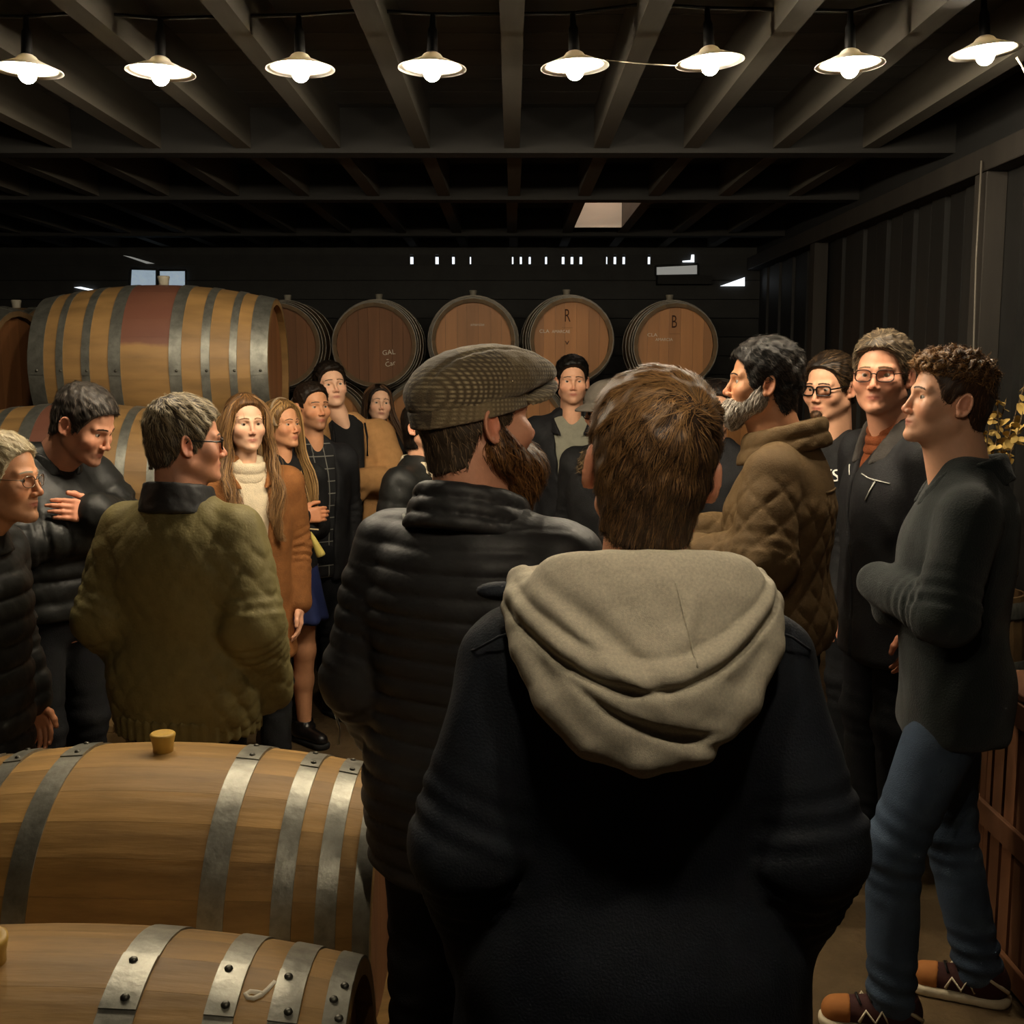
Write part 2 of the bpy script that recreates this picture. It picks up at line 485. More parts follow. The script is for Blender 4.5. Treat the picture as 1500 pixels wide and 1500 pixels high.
# two made-up lamps, unseen above the view, added to brighten the hood
added_lamps = [(.03, .98, 2.24), (.37, .98, 2.24)]
for (x, y, z) in added_lamps:
    r = proto.copy(); COL.objects.link(r)
    for ch in proto.children:
        c = ch.copy(); COL.objects.link(c); c.parent = r
        if c.name.startswith('bulb'):
            c.data = c.data.copy(); c.data.materials.clear(); c.data.materials.append(m_bulb2)
    r.location = (x, y, z); r.rotation_euler = (0, 0, 0)
    tag(r, 'added dim lamp with flat dish shade, unseen above the view', 'lamp', 'added lamps above the view')
tag(tube('lamp_cable', [(-.6, .98, 2.75), (-.35, .98, 2.60), (-.12, .98, 2.46), (.03, .98, 2.407), (.2, .98, 2.40), (.37, .98, 2.407), (.55, .98, 2.46), (.8, .98, 2.60), (1.05, .98, 2.75)], .006, m_blk), 'black cable added to carry the unseen lamps', 'cable')
pts = []
for i, p in enumerate(cab):
    pts.append(p)
    if i < len(cab) - 1:
        q = (p + cab[i + 1]) / 2; q.z = max(p.z, cab[i + 1].z) + (.012 if i % 2 == 0 else -.004); pts.append(q)
pts = [cab[0] + Vector((-.45, 0, .01))] + pts + [cab[-1] + Vector((.3, 0, .03))]
tag(tube('lamp_cable', pts, .006, m_blk), 'thin black cable carrying the row of string lamps', 'cable')
e = cab[-1]
m_wired = mat('grey_wire', lin((104, 98, 88)), 0.5)
m_wire = mat('pale_wire', lin((150, 140, 120)), 0.5)
tag(tube('loose_wire', [W(1489, 84, 3.5), W(1497, 96, 3.5), W(1504, 112, 3.5), W(1512, 150, 3.5)], .003, m_wire), 'thin pale wire hanging from the end lamp of the string', 'wire')
tag(tube('loose_wire', [W(888, 88, 3.5), W(930, 92, 3.5), W(955, 94, 3.5), W(992, 96, 3.5)], .0018, m_wire), 'thin wire stretched between two lamp shades', 'wire')
tag(tube('hanging_cable', [Vector((1.935, 4.72, 2.6)), Vector((1.93, 4.71, 2.2)), Vector((1.94, 4.71, 1.8)), Vector((1.945, 4.71, 1.2)), Vector((1.95, 4.71, .02))], .004, m_wired),
    'pale cable running down the post of the dark board wall', 'cable')

# ================================================================== barrels
def stain_wood(root, name, base, band, zcut):
    m = bpy.data.materials.new(name); m.use_nodes = True
    nt = m.node_tree; N = nt.nodes; L = nt.links; b = N['Principled BSDF']
    b.inputs['Roughness'].default_value = 0.6
    tc = N.new('ShaderNodeTexCoord'); tc.object = root
    mp = N.new('ShaderNodeMapping'); mp.inputs['Scale'].default_value = (.25, 1, 1); L.new(tc.outputs['Object'], mp.inputs[0])
    nz = N.new('ShaderNodeTexNoise'); nz.inputs['Scale'].default_value = 14; nz.inputs['Detail'].default_value = 7; L.new(mp.outputs[0], nz.inputs['Vector'])
    oi = N.new('ShaderNodeObjectInfo')
    cr = N.new('ShaderNodeMix'); cr.data_type = 'RGBA'
    cr.inputs[6].default_value = tuple(v * .62 for v in base) + (1,); cr.inputs[7].default_value = tuple(min(1, v * 1.2) for v in base) + (1,)
    ad = N.new('ShaderNodeMath'); ad.operation = 'MULTIPLY_ADD'; ad.inputs[1].default_value = .22
    L.new(oi.outputs['Random'], ad.inputs[0]); 
    nzs = N.new('ShaderNodeMapRange'); nzs.inputs[1].default_value = .3; nzs.inputs[2].default_value = .7; nzs.inputs[4].default_value = .8
    L.new(nz.outputs[0], nzs.inputs[0]); L.new(nzs.outputs[0], ad.inputs[2]); L.new(ad.outputs[0], cr.inputs[0])
    sx = N.new('ShaderNodeSeparateXYZ'); L.new(tc.outputs['Object'], sx.inputs[0])
    # wine stain: between the bilge hoops, above a wavering lower edge
    ab = N.new('ShaderNodeMath'); ab.operation = 'ABSOLUTE'; L.new(sx.outputs[0], ab.inputs[0])
    lt = N.new('ShaderNodeMath'); lt.operation = 'LESS_THAN'; L.new(ab.outputs[0], lt.inputs[0]); lt.inputs[1].default_value = band
    n3 = N.new('ShaderNodeTexNoise'); n3.inputs['Scale'].default_value = 5; n3.inputs['Detail'].default_value = 4; L.new(tc.outputs['Object'], n3.inputs['Vector'])
    zz = N.new('ShaderNodeMath'); zz.operation = 'MULTIPLY_ADD'; zz.inputs[1].default_value = .09; L.new(n3.outputs[0], zz.inputs[0]); L.new(sx.outputs[2], zz.inputs[2])
    st = N.new('ShaderNodeMapRange'); st.inputs[1].default_value = zcut + .035; st.inputs[2].default_value = zcut + .055; L.new(zz.outputs[0], st.inputs[0])
    ml = N.new('ShaderNodeMath'); ml.operation = 'MULTIPLY'; L.new(lt.outputs[0], ml.inputs[0]); L.new(st.outputs[0], ml.inputs[1])
    ms = N.new('ShaderNodeMath'); ms.operation = 'MULTIPLY'; ms.inputs[1].default_value = .85; L.new(ml.outputs[0], ms.inputs[0])
    m2 = N.new('ShaderNodeMix'); m2.data_type = 'RGBA'; L.new(ms.outputs[0], m2.inputs[0]); L.new(cr.outputs[2], m2.inputs[6])
    m2.inputs[7].default_value = lin((96, 54, 46)) + (1,)
    L.new(m2.outputs[2], b.inputs['Base Color'])
    bp = N.new('ShaderNodeBump'); bp.inputs['Strength'].default_value = .25; bp.inputs['Distance'].default_value = .004
    L.new(nz.outputs[0], bp.inputs['Height']); L.new(bp.outputs[0], b.inputs['Normal'])
    return m
def steel(name, c, r=.42):
    return mat(name, lin(c), r, metal=.75, spec=.5, var=.35, vscale=22, bump=.15, bscale=40)
m_hoop = steel('galvanised_hoop', (148, 146, 134))
m_hoopd = steel('dull_hoop', (120, 120, 112), .5)
m_rivet = mat('rivet_steel', lin((90, 88, 80)), .4, metal=.8)
m_bungw = mat('silicone_bung', lin((196, 158, 74)), .45, var=.1)
m_bungg = mat('grey_bung', lin((150, 145, 130)), .5)
m_chalk = mat('chalk', lin((235, 226, 205)), .9)
m_brand = mat('burnt_brand', lin((70, 38, 18)), .8)

MESHC = {}
def barrel(loc, rotz, L, Rb, Rh, nst, hoops, label, group, wood, headwood, hoopm, bung='w', fine=False, stain=None, name='wine_barrel', heads=(-1, 1), lap=0.0):
    root = empty(name, loc, rotz)
    tag(root, label, 'barrel', group)
    if stain: wood = stain_wood(root, 'stained_oak', *stain)
    hl = L / 2
    R = lambda x: Rh + (Rb - Rh) * (1 - (x / hl) ** 2)
    key = ('st', L, Rb, Rh, nst, fine, wood.name)
    if key not in MESHC:
        nx = 14 if fine else 8; nc = 2 if fine else 1; th = .028
        V = []; F = []; half = PI / nst
        for i in range(nx + 1):
            x = -hl + L * i / nx
            ring = []
            for c in range(nc + 1):
                a = (-half + 2 * half * c / nc) * (1 - .0035 / half * .12)
                rr = R(x) - (.0012 if c in (0, nc) else 0)
                ring.append((x, rr * math.sin(a), rr * math.cos(a)))
            for c in range(nc, -1, -1):
                a = -half + 2 * half * c / nc
                rr = R(x) - th
                ring.append((x, rr * math.sin(a), rr * math.cos(a)))
            V += ring
        n = 2 * (nc + 1)
        for i in range(nx):
            for k in range(n):
                k2 = (k + 1) % n
                F.append((i * n + k, i * n + k2, (i + 1) * n + k2, (i + 1) * n + k))
        F.append(tuple(range(n))[::-1]); F.append(tuple(nx * n + k for k in range(n)))
        F = [f[::-1] for f in F]
        me = py_mesh('stave', V, F, True); me.materials.append(wood)
        sh = [True] * len(me.polygons)
        me.set_sharp_from_angle(angle=.7)
        MESHC[key] = me
    for i in range(nst):
        obj('stave', MESHC[key], None, root, loc=(0, 0, Rb), rot=(2 * PI * (i + .5) / nst, 0, 0))
    # heads of planks
    for s in heads:
        key = ('hd', L, Rb, Rh, headwood.name)
        if key not in MESHC:
            lst = []; rr = Rh - .026
            rg = np.random.RandomState(3)
            cuts = [-1, -.74, -.46, -.13, .17, .42, .73, 1]
            for q in range(7):
                a0, a1 = cuts[q] * rr, cuts[q + 1] * rr - .0012
                yy = np.linspace(a0, a1, 6)
                top = [(v, math.sqrt(max(rr * rr - v * v, 0))) for v in yy]
                poly = top + [(v, -w) for v, w in top[::-1]]
                if q == 0: poly = poly[:-1]
                n = len(poly)
                V = [(0, p[0], p[1]) for p in poly] + [(.02, p[0], p[1]) for p in poly]
                F = [tuple(range(n)), tuple(range(2 * n - 1, n - 1, -1))] + [(i, i + n, (i + 1) % n + n, (i + 1) % n) for i in range(n)]
                me = py_mesh('head_board', V, F); me.materials.append(headwood); lst.append(me)
            MESHC[key] = lst
        for me in MESHC[key]:
            o = obj('head_board', me, None, root, loc=(s * (hl - .032), 0, Rb))
            o.rotation_euler = (0, 0, 0 if s < 0 else PI)
    # hoops
    for (f0, f1, riv) in hoops:
        for s in (-1, 1):
            key = ('hp', L, Rb, Rh, f0, f1, s, hoopm.name, fine, lap)
            if key not in MESHC:
                seg = 72 if fine else 40
                def band(a0, a1, seg, t0, t1, closed):
                    V = []; F = []
                    xs_ = [s * hl * f0, s * hl * f1]
                    if s < 0: xs_ = xs_[::-1]
                    n = seg if closed else seg + 1
                    for q in range(n):
                        a = a0 + (a1 - a0) * q / seg
                        for (x, t) in ((xs_[0], t0), (xs_[0], t1), (xs_[1], t1), (xs_[1], t0)):
                            r = R(x) + t
                            V.append((x, r * math.sin(a), r * math.cos(a)))
                    for q in range(seg):
                        q2 = (q + 1) % n
                        for k in range(4):
                            k2 = (k + 1) % 4
                            F.append((q * 4 + k, q * 4 + k2, q2 * 4 + k2, q2 * 4 + k))
                    if not closed:
                        F.append((0, 1, 2, 3)); F.append(tuple((n - 1) * 4 + k for k in (3, 2, 1, 0)))
                    return V, F
                V, F = band(0, 2 * PI, seg, -.002, .0025, True)
                h1 = py_mesh('hoop', V, F, True); h1.materials.append(hoopm); h1.set_sharp_from_angle(angle=.7)
                V, F = band(lap - .20, lap + .13, 10, .0024, .0052, False)
                h2 = py_mesh('hoop_lap', V, F, True); h2.materials.append(hoopm); h2.set_sharp_from_angle(angle=.7)
                MESHC[key] = (h1, h2)
            h1, h2 = MESHC[key]
            ho = obj('hoop', h1, None, root, loc=(0, 0, Rb))
            if riv:
                obj('hoop_lap', h2, None, ho)
                if 'rv' not in MESHC:
                    V = []; F = []
                    for (r, z) in ((.0072, 0), (.0062, .0028), (.0036, .0046)):
                        for q in range(8): V.append((r * math.cos(q * PI / 4), r * math.sin(q * PI / 4), z))
                    V.append((0, 0, .005))
                    for i in range(2):
                        for q in range(8): F.append((i * 8 + q, i * 8 + (q + 1) % 8, i * 8 + 8 + (q + 1) % 8, i * 8 + 8 + q))
                    for q in range(8): F.append((16 + q, 16 + (q + 1) % 8, 24))
                    MESHC['rv'] = py_mesh('rivet', V, F, True); MESHC['rv'].materials.append(m_rivet)
                xm = s * hl * (f0 + f1) / 2
                for q in range(riv):
                    a = lap - .145 + .22 * q / max(riv - 1, 1); xo = xm + (-1) ** q * .006
                    r = R(xo) + .0052
                    obj('rivet', MESHC['rv'], None, ho, loc=(xo, r * math.sin(a), r * math.cos(a)), rot=(-a, 0, 0))
    if bung:
        mm = m_bungw if bung == 'w' else m_bungg
        bo = lathe('bung', [(0, -.02), (.021, -.02), (.0245, .018), (.029, .036), (.029, .040), (.026, .043), (.019, .0415), (0, .040)], mm, root, 20)
        bo.location = (0, 0, 2 * Rb)
    return root

m_oak = mat('oak_stave', lin((150, 116, 66)), .55, spec=.35, var=.42, vscale=17, stretch=(.16, 1, 1), rand=.10, bump=.25, bscale=30, bstretch=(.1, 1, 1))
m_oakb = mat('oak_stave_back', lin((168, 124, 66)), .6, var=.35, vscale=9, stretch=(.2, 1, 1), rand=.14)
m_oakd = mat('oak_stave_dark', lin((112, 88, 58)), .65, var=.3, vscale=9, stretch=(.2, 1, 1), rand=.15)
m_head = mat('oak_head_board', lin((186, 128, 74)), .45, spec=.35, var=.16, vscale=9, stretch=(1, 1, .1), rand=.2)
m_headd = mat('oak_head_board_dark', lin((128, 84, 50)), .6, var=.25, vscale=9, stretch=(1, 1, .1), rand=.15)
HF = [(.34, .44, 2), (.62, .70, 2), (.79, .87, 2), (.935, 1.0, 3)]
b1 = barrel((-.815, 2.50, .145), math.radians(-2.5), 1.06, .36, .302, 28, HF, 'oak wine barrel with yellow bung lying behind the chalk-marked one', 'barrels lying at the front', m_oak, m_headd, m_hoop, 'w', True, lap=.12)
b2 = barrel((-.775, 1.60, .145), math.radians(1.0), 1.06, .36, .302, 28, HF, 'oak wine barrel with wide riveted hoops and a white chalk mark', 'barrels lying at the front', m_oak, m_headd, m_hoop, 'w', True, lap=-.14)
for o in b2.children:
    if o.name.startswith('bung'): o.location = (-.015, -.03, .715); o.rotation_euler = (.15, .0, 0); o.scale = (1.15, 1.15, 1.1)
# the chalk loop on the front barrel, laid on the staves
def chalk_curve(pts, rad, parent, L, Rb, Rh):
    out = []
    for fx, a in pts:
        x = fx * L / 2; r = Rh + (Rb - Rh) * (1 - fx * fx) - .0022
        out.append((x, r * math.sin(a), Rb + r * math.cos(a)))
    return tube('chalk_mark', out, rad, m_chalk, parent, 5)
lp = [(.782, -.09), (.768, -.15), (.755, -.19), (.738, -.215), (.722, -.215), (.714, -.195), (.724, -.175), (.742, -.175), (.760, -.18)]
chalk_curve(lp, .0048, b2, 1.06, .36, .302)
# timber rack carrying the two front barrels
m_rack = mat('rack_timber', lin((96, 80, 58)), .8, var=.3, rand=.2)
def rack(x0, x1, ys, h, label, w=.09):
    r = empty('barrel_rack', ((x0 + x1) / 2, ys[0], 0)); tag(r, label, 'rack')
    cx = (x0 + x1) / 2; y0 = ys[0]
    for x in (x0 + .22, x1 - .22):
        box('rail', x - cx - w / 2, x - cx + w / 2, -.42, ys[-1] - y0 + .42, 0, h - .045, m_rack, r, bev=.004)
        for yb in ys:
            for s in (-1, 1):
                box('chock', x - cx - w / 2, x - cx + w / 2, yb - y0 + s * .17 - .05, yb - y0 + s * .17 + .05, h - .045, h + .02, m_rack, r)
    return r
rack(-1.33, -.27, [1.60, 2.50], .145, 'low timber rack under the two front oak barrels')

# stacked barrels at the left
HB = [(.20, .30, 1), (.46, .53, 1), (.69, .75, 1), (.86, 1.0, 1)]
oakc = lin((138, 106, 62))
BL, BR, BH = 1.08, .40, .335
barrel((-1.68, 5.45, 1.75 - .40), math.radians(3), BL, BR, BH, 26, HB, 'large oak barrel lying on top of the stack, wine-stained red in its middle', 'barrels stacked at the left', m_oakb, m_headd, m_hoopd, 'g', True, stain=(oakc, .115, .50), lap=-1.45)
barrel((-1.89, 4.86, 1.20 - .40), math.radians(3), BL, BR, BH, 26, HB, 'red-stained oak barrel lying below the big top barrel of the stack', 'barrels stacked at the left', m_oakb, m_headd, m_hoopd, 'g', True, stain=(oakc, .115, .15), lap=-1.45)
barrel((-1.80, 5.45, .155), math.radians(-2), BL, BR, BH, 26, HB, 'oak barrel on the pallet at the bottom of the stack', 'barrels stacked at the left', m_oakb, m_headd, m_hoopd, 'g', False)
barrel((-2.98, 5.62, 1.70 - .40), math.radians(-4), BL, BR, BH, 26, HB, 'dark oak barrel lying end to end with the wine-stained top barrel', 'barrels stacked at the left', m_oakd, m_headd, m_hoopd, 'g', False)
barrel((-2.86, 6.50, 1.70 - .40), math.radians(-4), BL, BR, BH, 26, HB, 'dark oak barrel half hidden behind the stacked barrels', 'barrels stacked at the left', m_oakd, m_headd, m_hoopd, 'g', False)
m_pal = mat('pallet_wood', lin((150, 120, 78)), .8, var=.3, rand=.2, vscale=9)
pal = empty('pallet', (-1.80, 5.35, 0)); tag(pal, 'wooden pallet under the bottom barrel of the stack', 'pallet')
for y0 in (-.42, -.22, .0, .22, .42):
    box('plank', -.62, -.005, y0 - .08, y0 + .08, .115, .15, m_pal, pal, bev=.003)
    box('plank', .003, .44, y0 - .08, y0 + .08, .115, .15, m_pal, pal, bev=.003)
for x0 in (-.56, 0, .39):
    box('bearer', x0 - .05, x0 + .05, -.5, .5, .02, .115, m_pal, pal, bev=.003)
for y0 in (-.42, .42):
    box('plank', -.62, .44, y0 - .05, y0 + .05, 0, .02, m_pal, pal)
# steel cradle under the middle barrel, timber saddle between the bottom and the top barrel
m_frame = mat('frame_steel', lin((58, 56, 52)), .5, metal=.6)
fr = empty('steel_cradle', (-1.89, 4.80, 0)); tag(fr, 'dark steel cradle carrying the red-stained lower barrel', 'rack')
for x in (-.58, .40):
    for y in (-.30, .20):
        box('post', x - .025, x + .025, y - .025, y + .025, 0, .70, m_frame, fr)
    box('beam', x - .025, x + .025, -.32, .22, .70, .75, m_frame, fr)
for y in (-.10, .16):
    box('rail', -.62, .44, y - .02, y + .02, .75, .80, m_frame, fr)
sd_ = empty('barrel_saddle', (-1.72, 5.45, .955)); tag(sd_, 'timber saddle between the bottom and top barrels of the stack', 'support')
for x in (-.30, .26):
    box('block', x - .07, x + .07, -.10, .10, .0, .34, m_rack, sd_, bev=.004)
    box('cap', x - .08, x + .08, -.16, .16, .34, .395, m_rack, sd_, bev=.004)
fr2 = empty('stacking_frame', (-2.95, 6.05, 0)); tag(fr2, 'dark steel frame under the two dark barrels', 'rack')
for x in (-.5, .5):
    for y in (-.9, .9): box('post', x - .025, x + .025, y - .025, y + .025, 0, 1.33, m_frame, fr2)
    box('beam', x - .025, x + .025, -.9, .9, 1.27, 1.33, m_frame, fr2)

# barrels with their heads to the room
HR = [(.30, .39, 0), (.62, .69, 0), (.80, .87, 0), (.93, 1.0, 0)]
m_hoopg = steel('grey_hoop', (126, 120, 110), .5)
FL, FRb, FRh = .95, .345, .300
ups = [(404, 506, 'barrel end in the dark beside the wine-stained stack', m_headd, m_oakd), (545, 505, 'shadowed barrel end with faint chalk scrawl low on its head', m_headd, m_oakd),  # darker head wood on these two stands in for the shade there
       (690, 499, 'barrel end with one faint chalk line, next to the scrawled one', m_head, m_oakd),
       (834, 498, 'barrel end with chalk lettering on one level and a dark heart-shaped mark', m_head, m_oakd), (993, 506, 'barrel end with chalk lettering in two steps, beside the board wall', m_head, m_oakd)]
D0 = 8.05
UP = []
for px, py, lab, hm, sm in ups:
    p = W(px, py, D0)
    r = barrel((p.x, D0 + FL / 2, p.z - FRb), PI / 2 + (math.radians(2) if px < 900 else math.radians(-2)), FL, FRb, FRh, 24, HR, lab, 'barrels with their heads to the room', sm, hm, m_hoopg, 'g', False, heads=(-1,))
    UP.append((r, p))
lows = [(474, 624, 'lower-row barrel end behind the woman with long dark hair'), (619, 624, 'lower-row barrel end below the scrawled one, behind the flat-cap man'), (765, 624, 'lower-row barrel end between the flat cap and the man in the grey T-shirt'),
        (913, 624, 'lower-row barrel end behind the hooded man'), (1062, 624, 'lower-row barrel end next to the board wall')]
for i, (px, py, lab) in enumerate(lows):
    p = W(px, py, D0)
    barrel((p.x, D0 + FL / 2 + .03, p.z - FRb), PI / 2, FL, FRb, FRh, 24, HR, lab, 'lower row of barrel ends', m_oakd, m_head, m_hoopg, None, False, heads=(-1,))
st = empty('barrel_stand', (.2, D0 + .5, 0)); tag(st, 'black timber stand under the lower row of barrel ends', 'stand')
zt = W(765, 624, D0).z - FRb
for y in (-.28, .28):
    box('beam', -1.95, 1.75, y - .06, y + .06, zt - .14, zt - .01, m_rack, st)
    for x in (-1.85, -.65, .55, 1.65): box('post', x - .06, x + .06, y - .06, y + .06, 0, zt - .14, m_rack, st)
# chalk lettering and brands on the barrel heads (head lies at local x = -L/2 + .032)
def head_text(root, s, size, u, v, m, rot=0.0, sx=1.0):
    # u to the viewer's right, v up, in metres from the head's centre
    x = -FL / 2 + .0305
    M = Matrix.Translation((x, -u, FRb + v)) @ Matrix(((0, 0, -1, 0), (-1, 0, 0, 0), (0, 1, 0, 0), (0, 0, 0, 1))) @ Matrix.Rotation(rot, 4, 'Z') @ Matrix.Diagonal((sx, 1, 1, 1))
    return text_mesh('chalk_text' if m is m_chalk else 'brand_mark', s, size, m, root, M)
r4, r5, r2, r3 = UP[3][0], UP[4][0], UP[1][0], UP[2][0]
head_text(r4, 'CLA', .034, -.195, .062, m_chalk, sx=1.15); head_text(r4, 'AMARCAE', .030, -.075, .06, m_chalk, sx=.95)
head_text(r5, 'CLA', .034, -.165, .075, m_chalk, sx=1.15); head_text(r5, 'AMARCIA', .030, -.080, .042, m_chalk, sx=.95)
head_text(r4, 'R', .13, -.03, .17, m_brand, sx=.6); head_text(r5, 'B', .13, -.01, .165, m_brand, sx=.6)
head_text(r4, '_____', .03, -.028, .10, m_brand); head_text(r5, '_____', .03, -.005, .095, m_brand)
head_text(r4, 'v', .06, -.03, -.015, m_brand, sx=1.3)
head_text(r3, 'amarciae', .028, .03, .115, m_chalk)
head_text(r2, 'GAL', .05, .10, -.055, m_chalk, rot=.1); head_text(r2, '-', .06, .09, -.10, m_chalk, rot=.1); head_text(r2, 'Car', .05, .11, -.135, m_chalk, rot=.25)

# ================================================================== people: building blocks
def head_sdf(F):
    jw, ns, br, lp, fat = F.get('jaw', 1.0), F.get('nose', 1.0), F.get('brow', 1.0), F.get('lips', 1.0), F.get('fat', 0.0)
    cl = F.get('chin', 0.0); ear = F.get('ear', 1.0)
    def f(q):
        a = q.copy(); a[:, 0] = np.abs(a[:, 0])
        d = ell(q, (0, .012, .030), (.0765, .099, .088))
        d = smin(d, ell(q, (0, -.030, -.042), (.063 + fat * .5, .061, .076 + cl)), .03)
        d = smin(d, cone(a, (.052 * jw + fat * .4, .004, -.062), (.012, -.074, -.101 - cl), .019 + fat * .4, .0165 + fat * .3), .025)
        d = smin(d, sph(q, (0, -.083, -.101 - cl), .0155), .016)
        d = smin(d, sph(a, (.044 * (.5 + .5 * jw), -.060, -.030), .0245 + fat * .3), .02)
        d = smin(d, cone(a, (.010, -.086, .0165), (.044, -.070, .0175), .0095 * br, .009), .014)
        # eye sockets and lids
        d = smax(d, -ell(a, (.032, -.094, -.002), (.0185, .018, .0125)), .010)
        ey = (.0315, -.0695, -.001); s = sph(a, ey, .0142)
        d = smin(d, np.maximum(s, .0029 - (a[:, 2] - ey[2]) + .10 * (a[:, 0] - .0315)), .003)
        d = smin(d, np.maximum(s + .0003, (a[:, 2] - ey[2]) + .0050), .003)
        # nose
        d = smin(d, cone(q, (0, -.087, .006), (0, -.1050 - .008 * (ns - 1), -.032), .0066, .0082 * ns), .009)
        d = smin(d, sph(q, (0, -.1072 - .009 * (ns - 1), -.0365), .0094 * ns), .006)
        d = smin(d, ell(a, (.0115 * ns, -.0985, -.0415), (.0075, .0105, .0075)), .005)
        d = smax(d, -ell(a, (.0062 * ns, -.1055, -.0485), (.0035, .0055, .0032)), .003)
        # mouth
        d = smin(d, ell(q, (0, -.076, -.068), (.028, .020, .022)), .012)
        d = smin(d, cone(a, (.004, -.0945, -.0655), (.021, -.0860, -.0690), .0048 * lp, .0026), .004)
        d = smin(d, cone(a, (0, -.0935, -.0745), (.017, -.0862, -.0712), .0058 * lp, .0028), .004)
        d = smax(d, -cone(a, (0, -.1005, -.0698), (.0225, -.0900, -.0706), .0016, .0014), .003)
        d = smax(d, -sph(q, (0, -.1025, -.0865), .0075), .008)
        # ears
        e = a - v3(.0775, .014, -.010)
        ca, sa = math.cos(.18), math.sin(.18)
        ye = e[:, 1] * ca - e[:, 2] * sa * -1 * -1; ze = e[:, 2] * ca + e[:, 1] * sa
        ye = e[:, 1] * ca - e[:, 2] * sa
        X = e[:, 0] - .35 * ye
        E = np.stack([X, ye / ear, ze / ear], 1)
        ed = ell(E, (.004, 0, 0), (.0075, .0175, .031))
        rr = np.sqrt((E[:, 1] / .0148) ** 2 + (E[:, 2] / .0275) ** 2)
        ring = np.sqrt(((rr - 1) * .019) ** 2 + (X - .0098) ** 2) - .0036
        ring = np.where((E[:, 2] < -.012) & (E[:, 1] < .002), ring + .004, ring)
        ed = smax(ed, -ell(E, (.0115, -.001, .002), (.0060, .0100, .0190)), .004)
        ed = smin(ed, ring, .003)
        ed = smin(ed, sph(E, (.005, -.006, -.027), .0078), .006)
        ed = smin(ed, sph(E, (.006, -.0125, -.005), .0050), .004)
        d = smin(d, ed, .005)
        return d
    return f

class HeadT:                       # person space <-> head space
    def __init__(s, yaw=0, pitch=0, roll=0, scale=1.0, pivot=(0, .015, 1.53), off=(0, -.02, .135)):
        R = Matrix.Rotation(math.radians(yaw), 3, 'Z') @ Matrix.Rotation(-math.radians(pitch), 3, 'X') @ Matrix.Rotation(math.radians(roll), 3, 'Y')
        s.R = np.array(R); s.s = scale
        s.c = np.asarray(pivot, float) + s.R @ (np.asarray(off, float) * (0.5 + 0.5 * scale))
    def to(s, P): return ((P - s.c) @ s.R) / s.s
    def fro(s, q): return (np.asarray(q, float) * s.s) @ s.R.T + s.c
    def mtx(s):
        M = Matrix.Identity(4)
        for i in range(3):
            for j in range(3): M[i][j] = s.R[i, j] * s.s
            M[i][3] = s.c[i]
        return M

SKIN = dict(fair=(228, 172, 138), tan=(212, 152, 112), ruddy=(220, 158, 126), pale=(232, 184, 152))
m_skin = mat('skin', (0.5, 0.3, 0.2), 0.48, spec=0.4, attr=True, var=0.05, vscale=60, bump=0.06, bscale=420)
m_hair = mat('hair', (0.1, 0.07, 0.05), 0.50, spec=0.3, attr=True)
m_eye = bpy.data.materials.new('eyeball'); m_eye.use_nodes = True
_n = m_eye.node_tree; _tc = _n.nodes.new('ShaderNodeTexCoord'); _s = _n.nodes.new('ShaderNodeSeparateXYZ')
_n.links.new(_tc.outputs['Object'], _s.inputs[0])
_cr = _n.nodes.new('ShaderNodeValToRGB'); _mr = _n.nodes.new('ShaderNodeMapRange')
_mr.inputs[1].default_value = -.0126; _mr.inputs[2].default_value = 0; _n.links.new(_s.outputs[1], _mr.inputs[0]); _n.links.new(_mr.outputs[0], _cr.inputs[0])
_el = _cr.color_ramp.elements; _cr.color_ramp.interpolation = 'CONSTANT'
_el[0].position = 0; _el[0].color = (.004, .003, .003, 1); _el[1].position = .022; _el[1].color = (.07, .045, .025, 1)
_e = _cr.color_ramp.elements.new(.14); _e.color = (.55, .50, .45, 1)
_n.links.new(_cr.outputs[0], _n.nodes['Principled BSDF'].inputs['Base Color'])
_n.nodes['Principled BSDF'].inputs['Roughness'].default_value = .12
def eye_mesh():
    if 'eye' not in MESHC:
        bm = bmesh.new(); bmesh.ops.create_uvsphere(bm, u_segments=14, v_segments=10, radius=.0126)
        bmesh.ops.rotate(bm, verts=bm.verts, cent=(0, 0, 0), matrix=Matrix.Rotation(PI / 2, 3, 'X'))
        me = bpy.data.meshes.new('eye'); bm.to_mesh(me); bm.free()
        for p in me.polygons: p.use_smooth = True
        me.materials.append(m_eye); MESHC['eye'] = me
    return MESHC['eye']

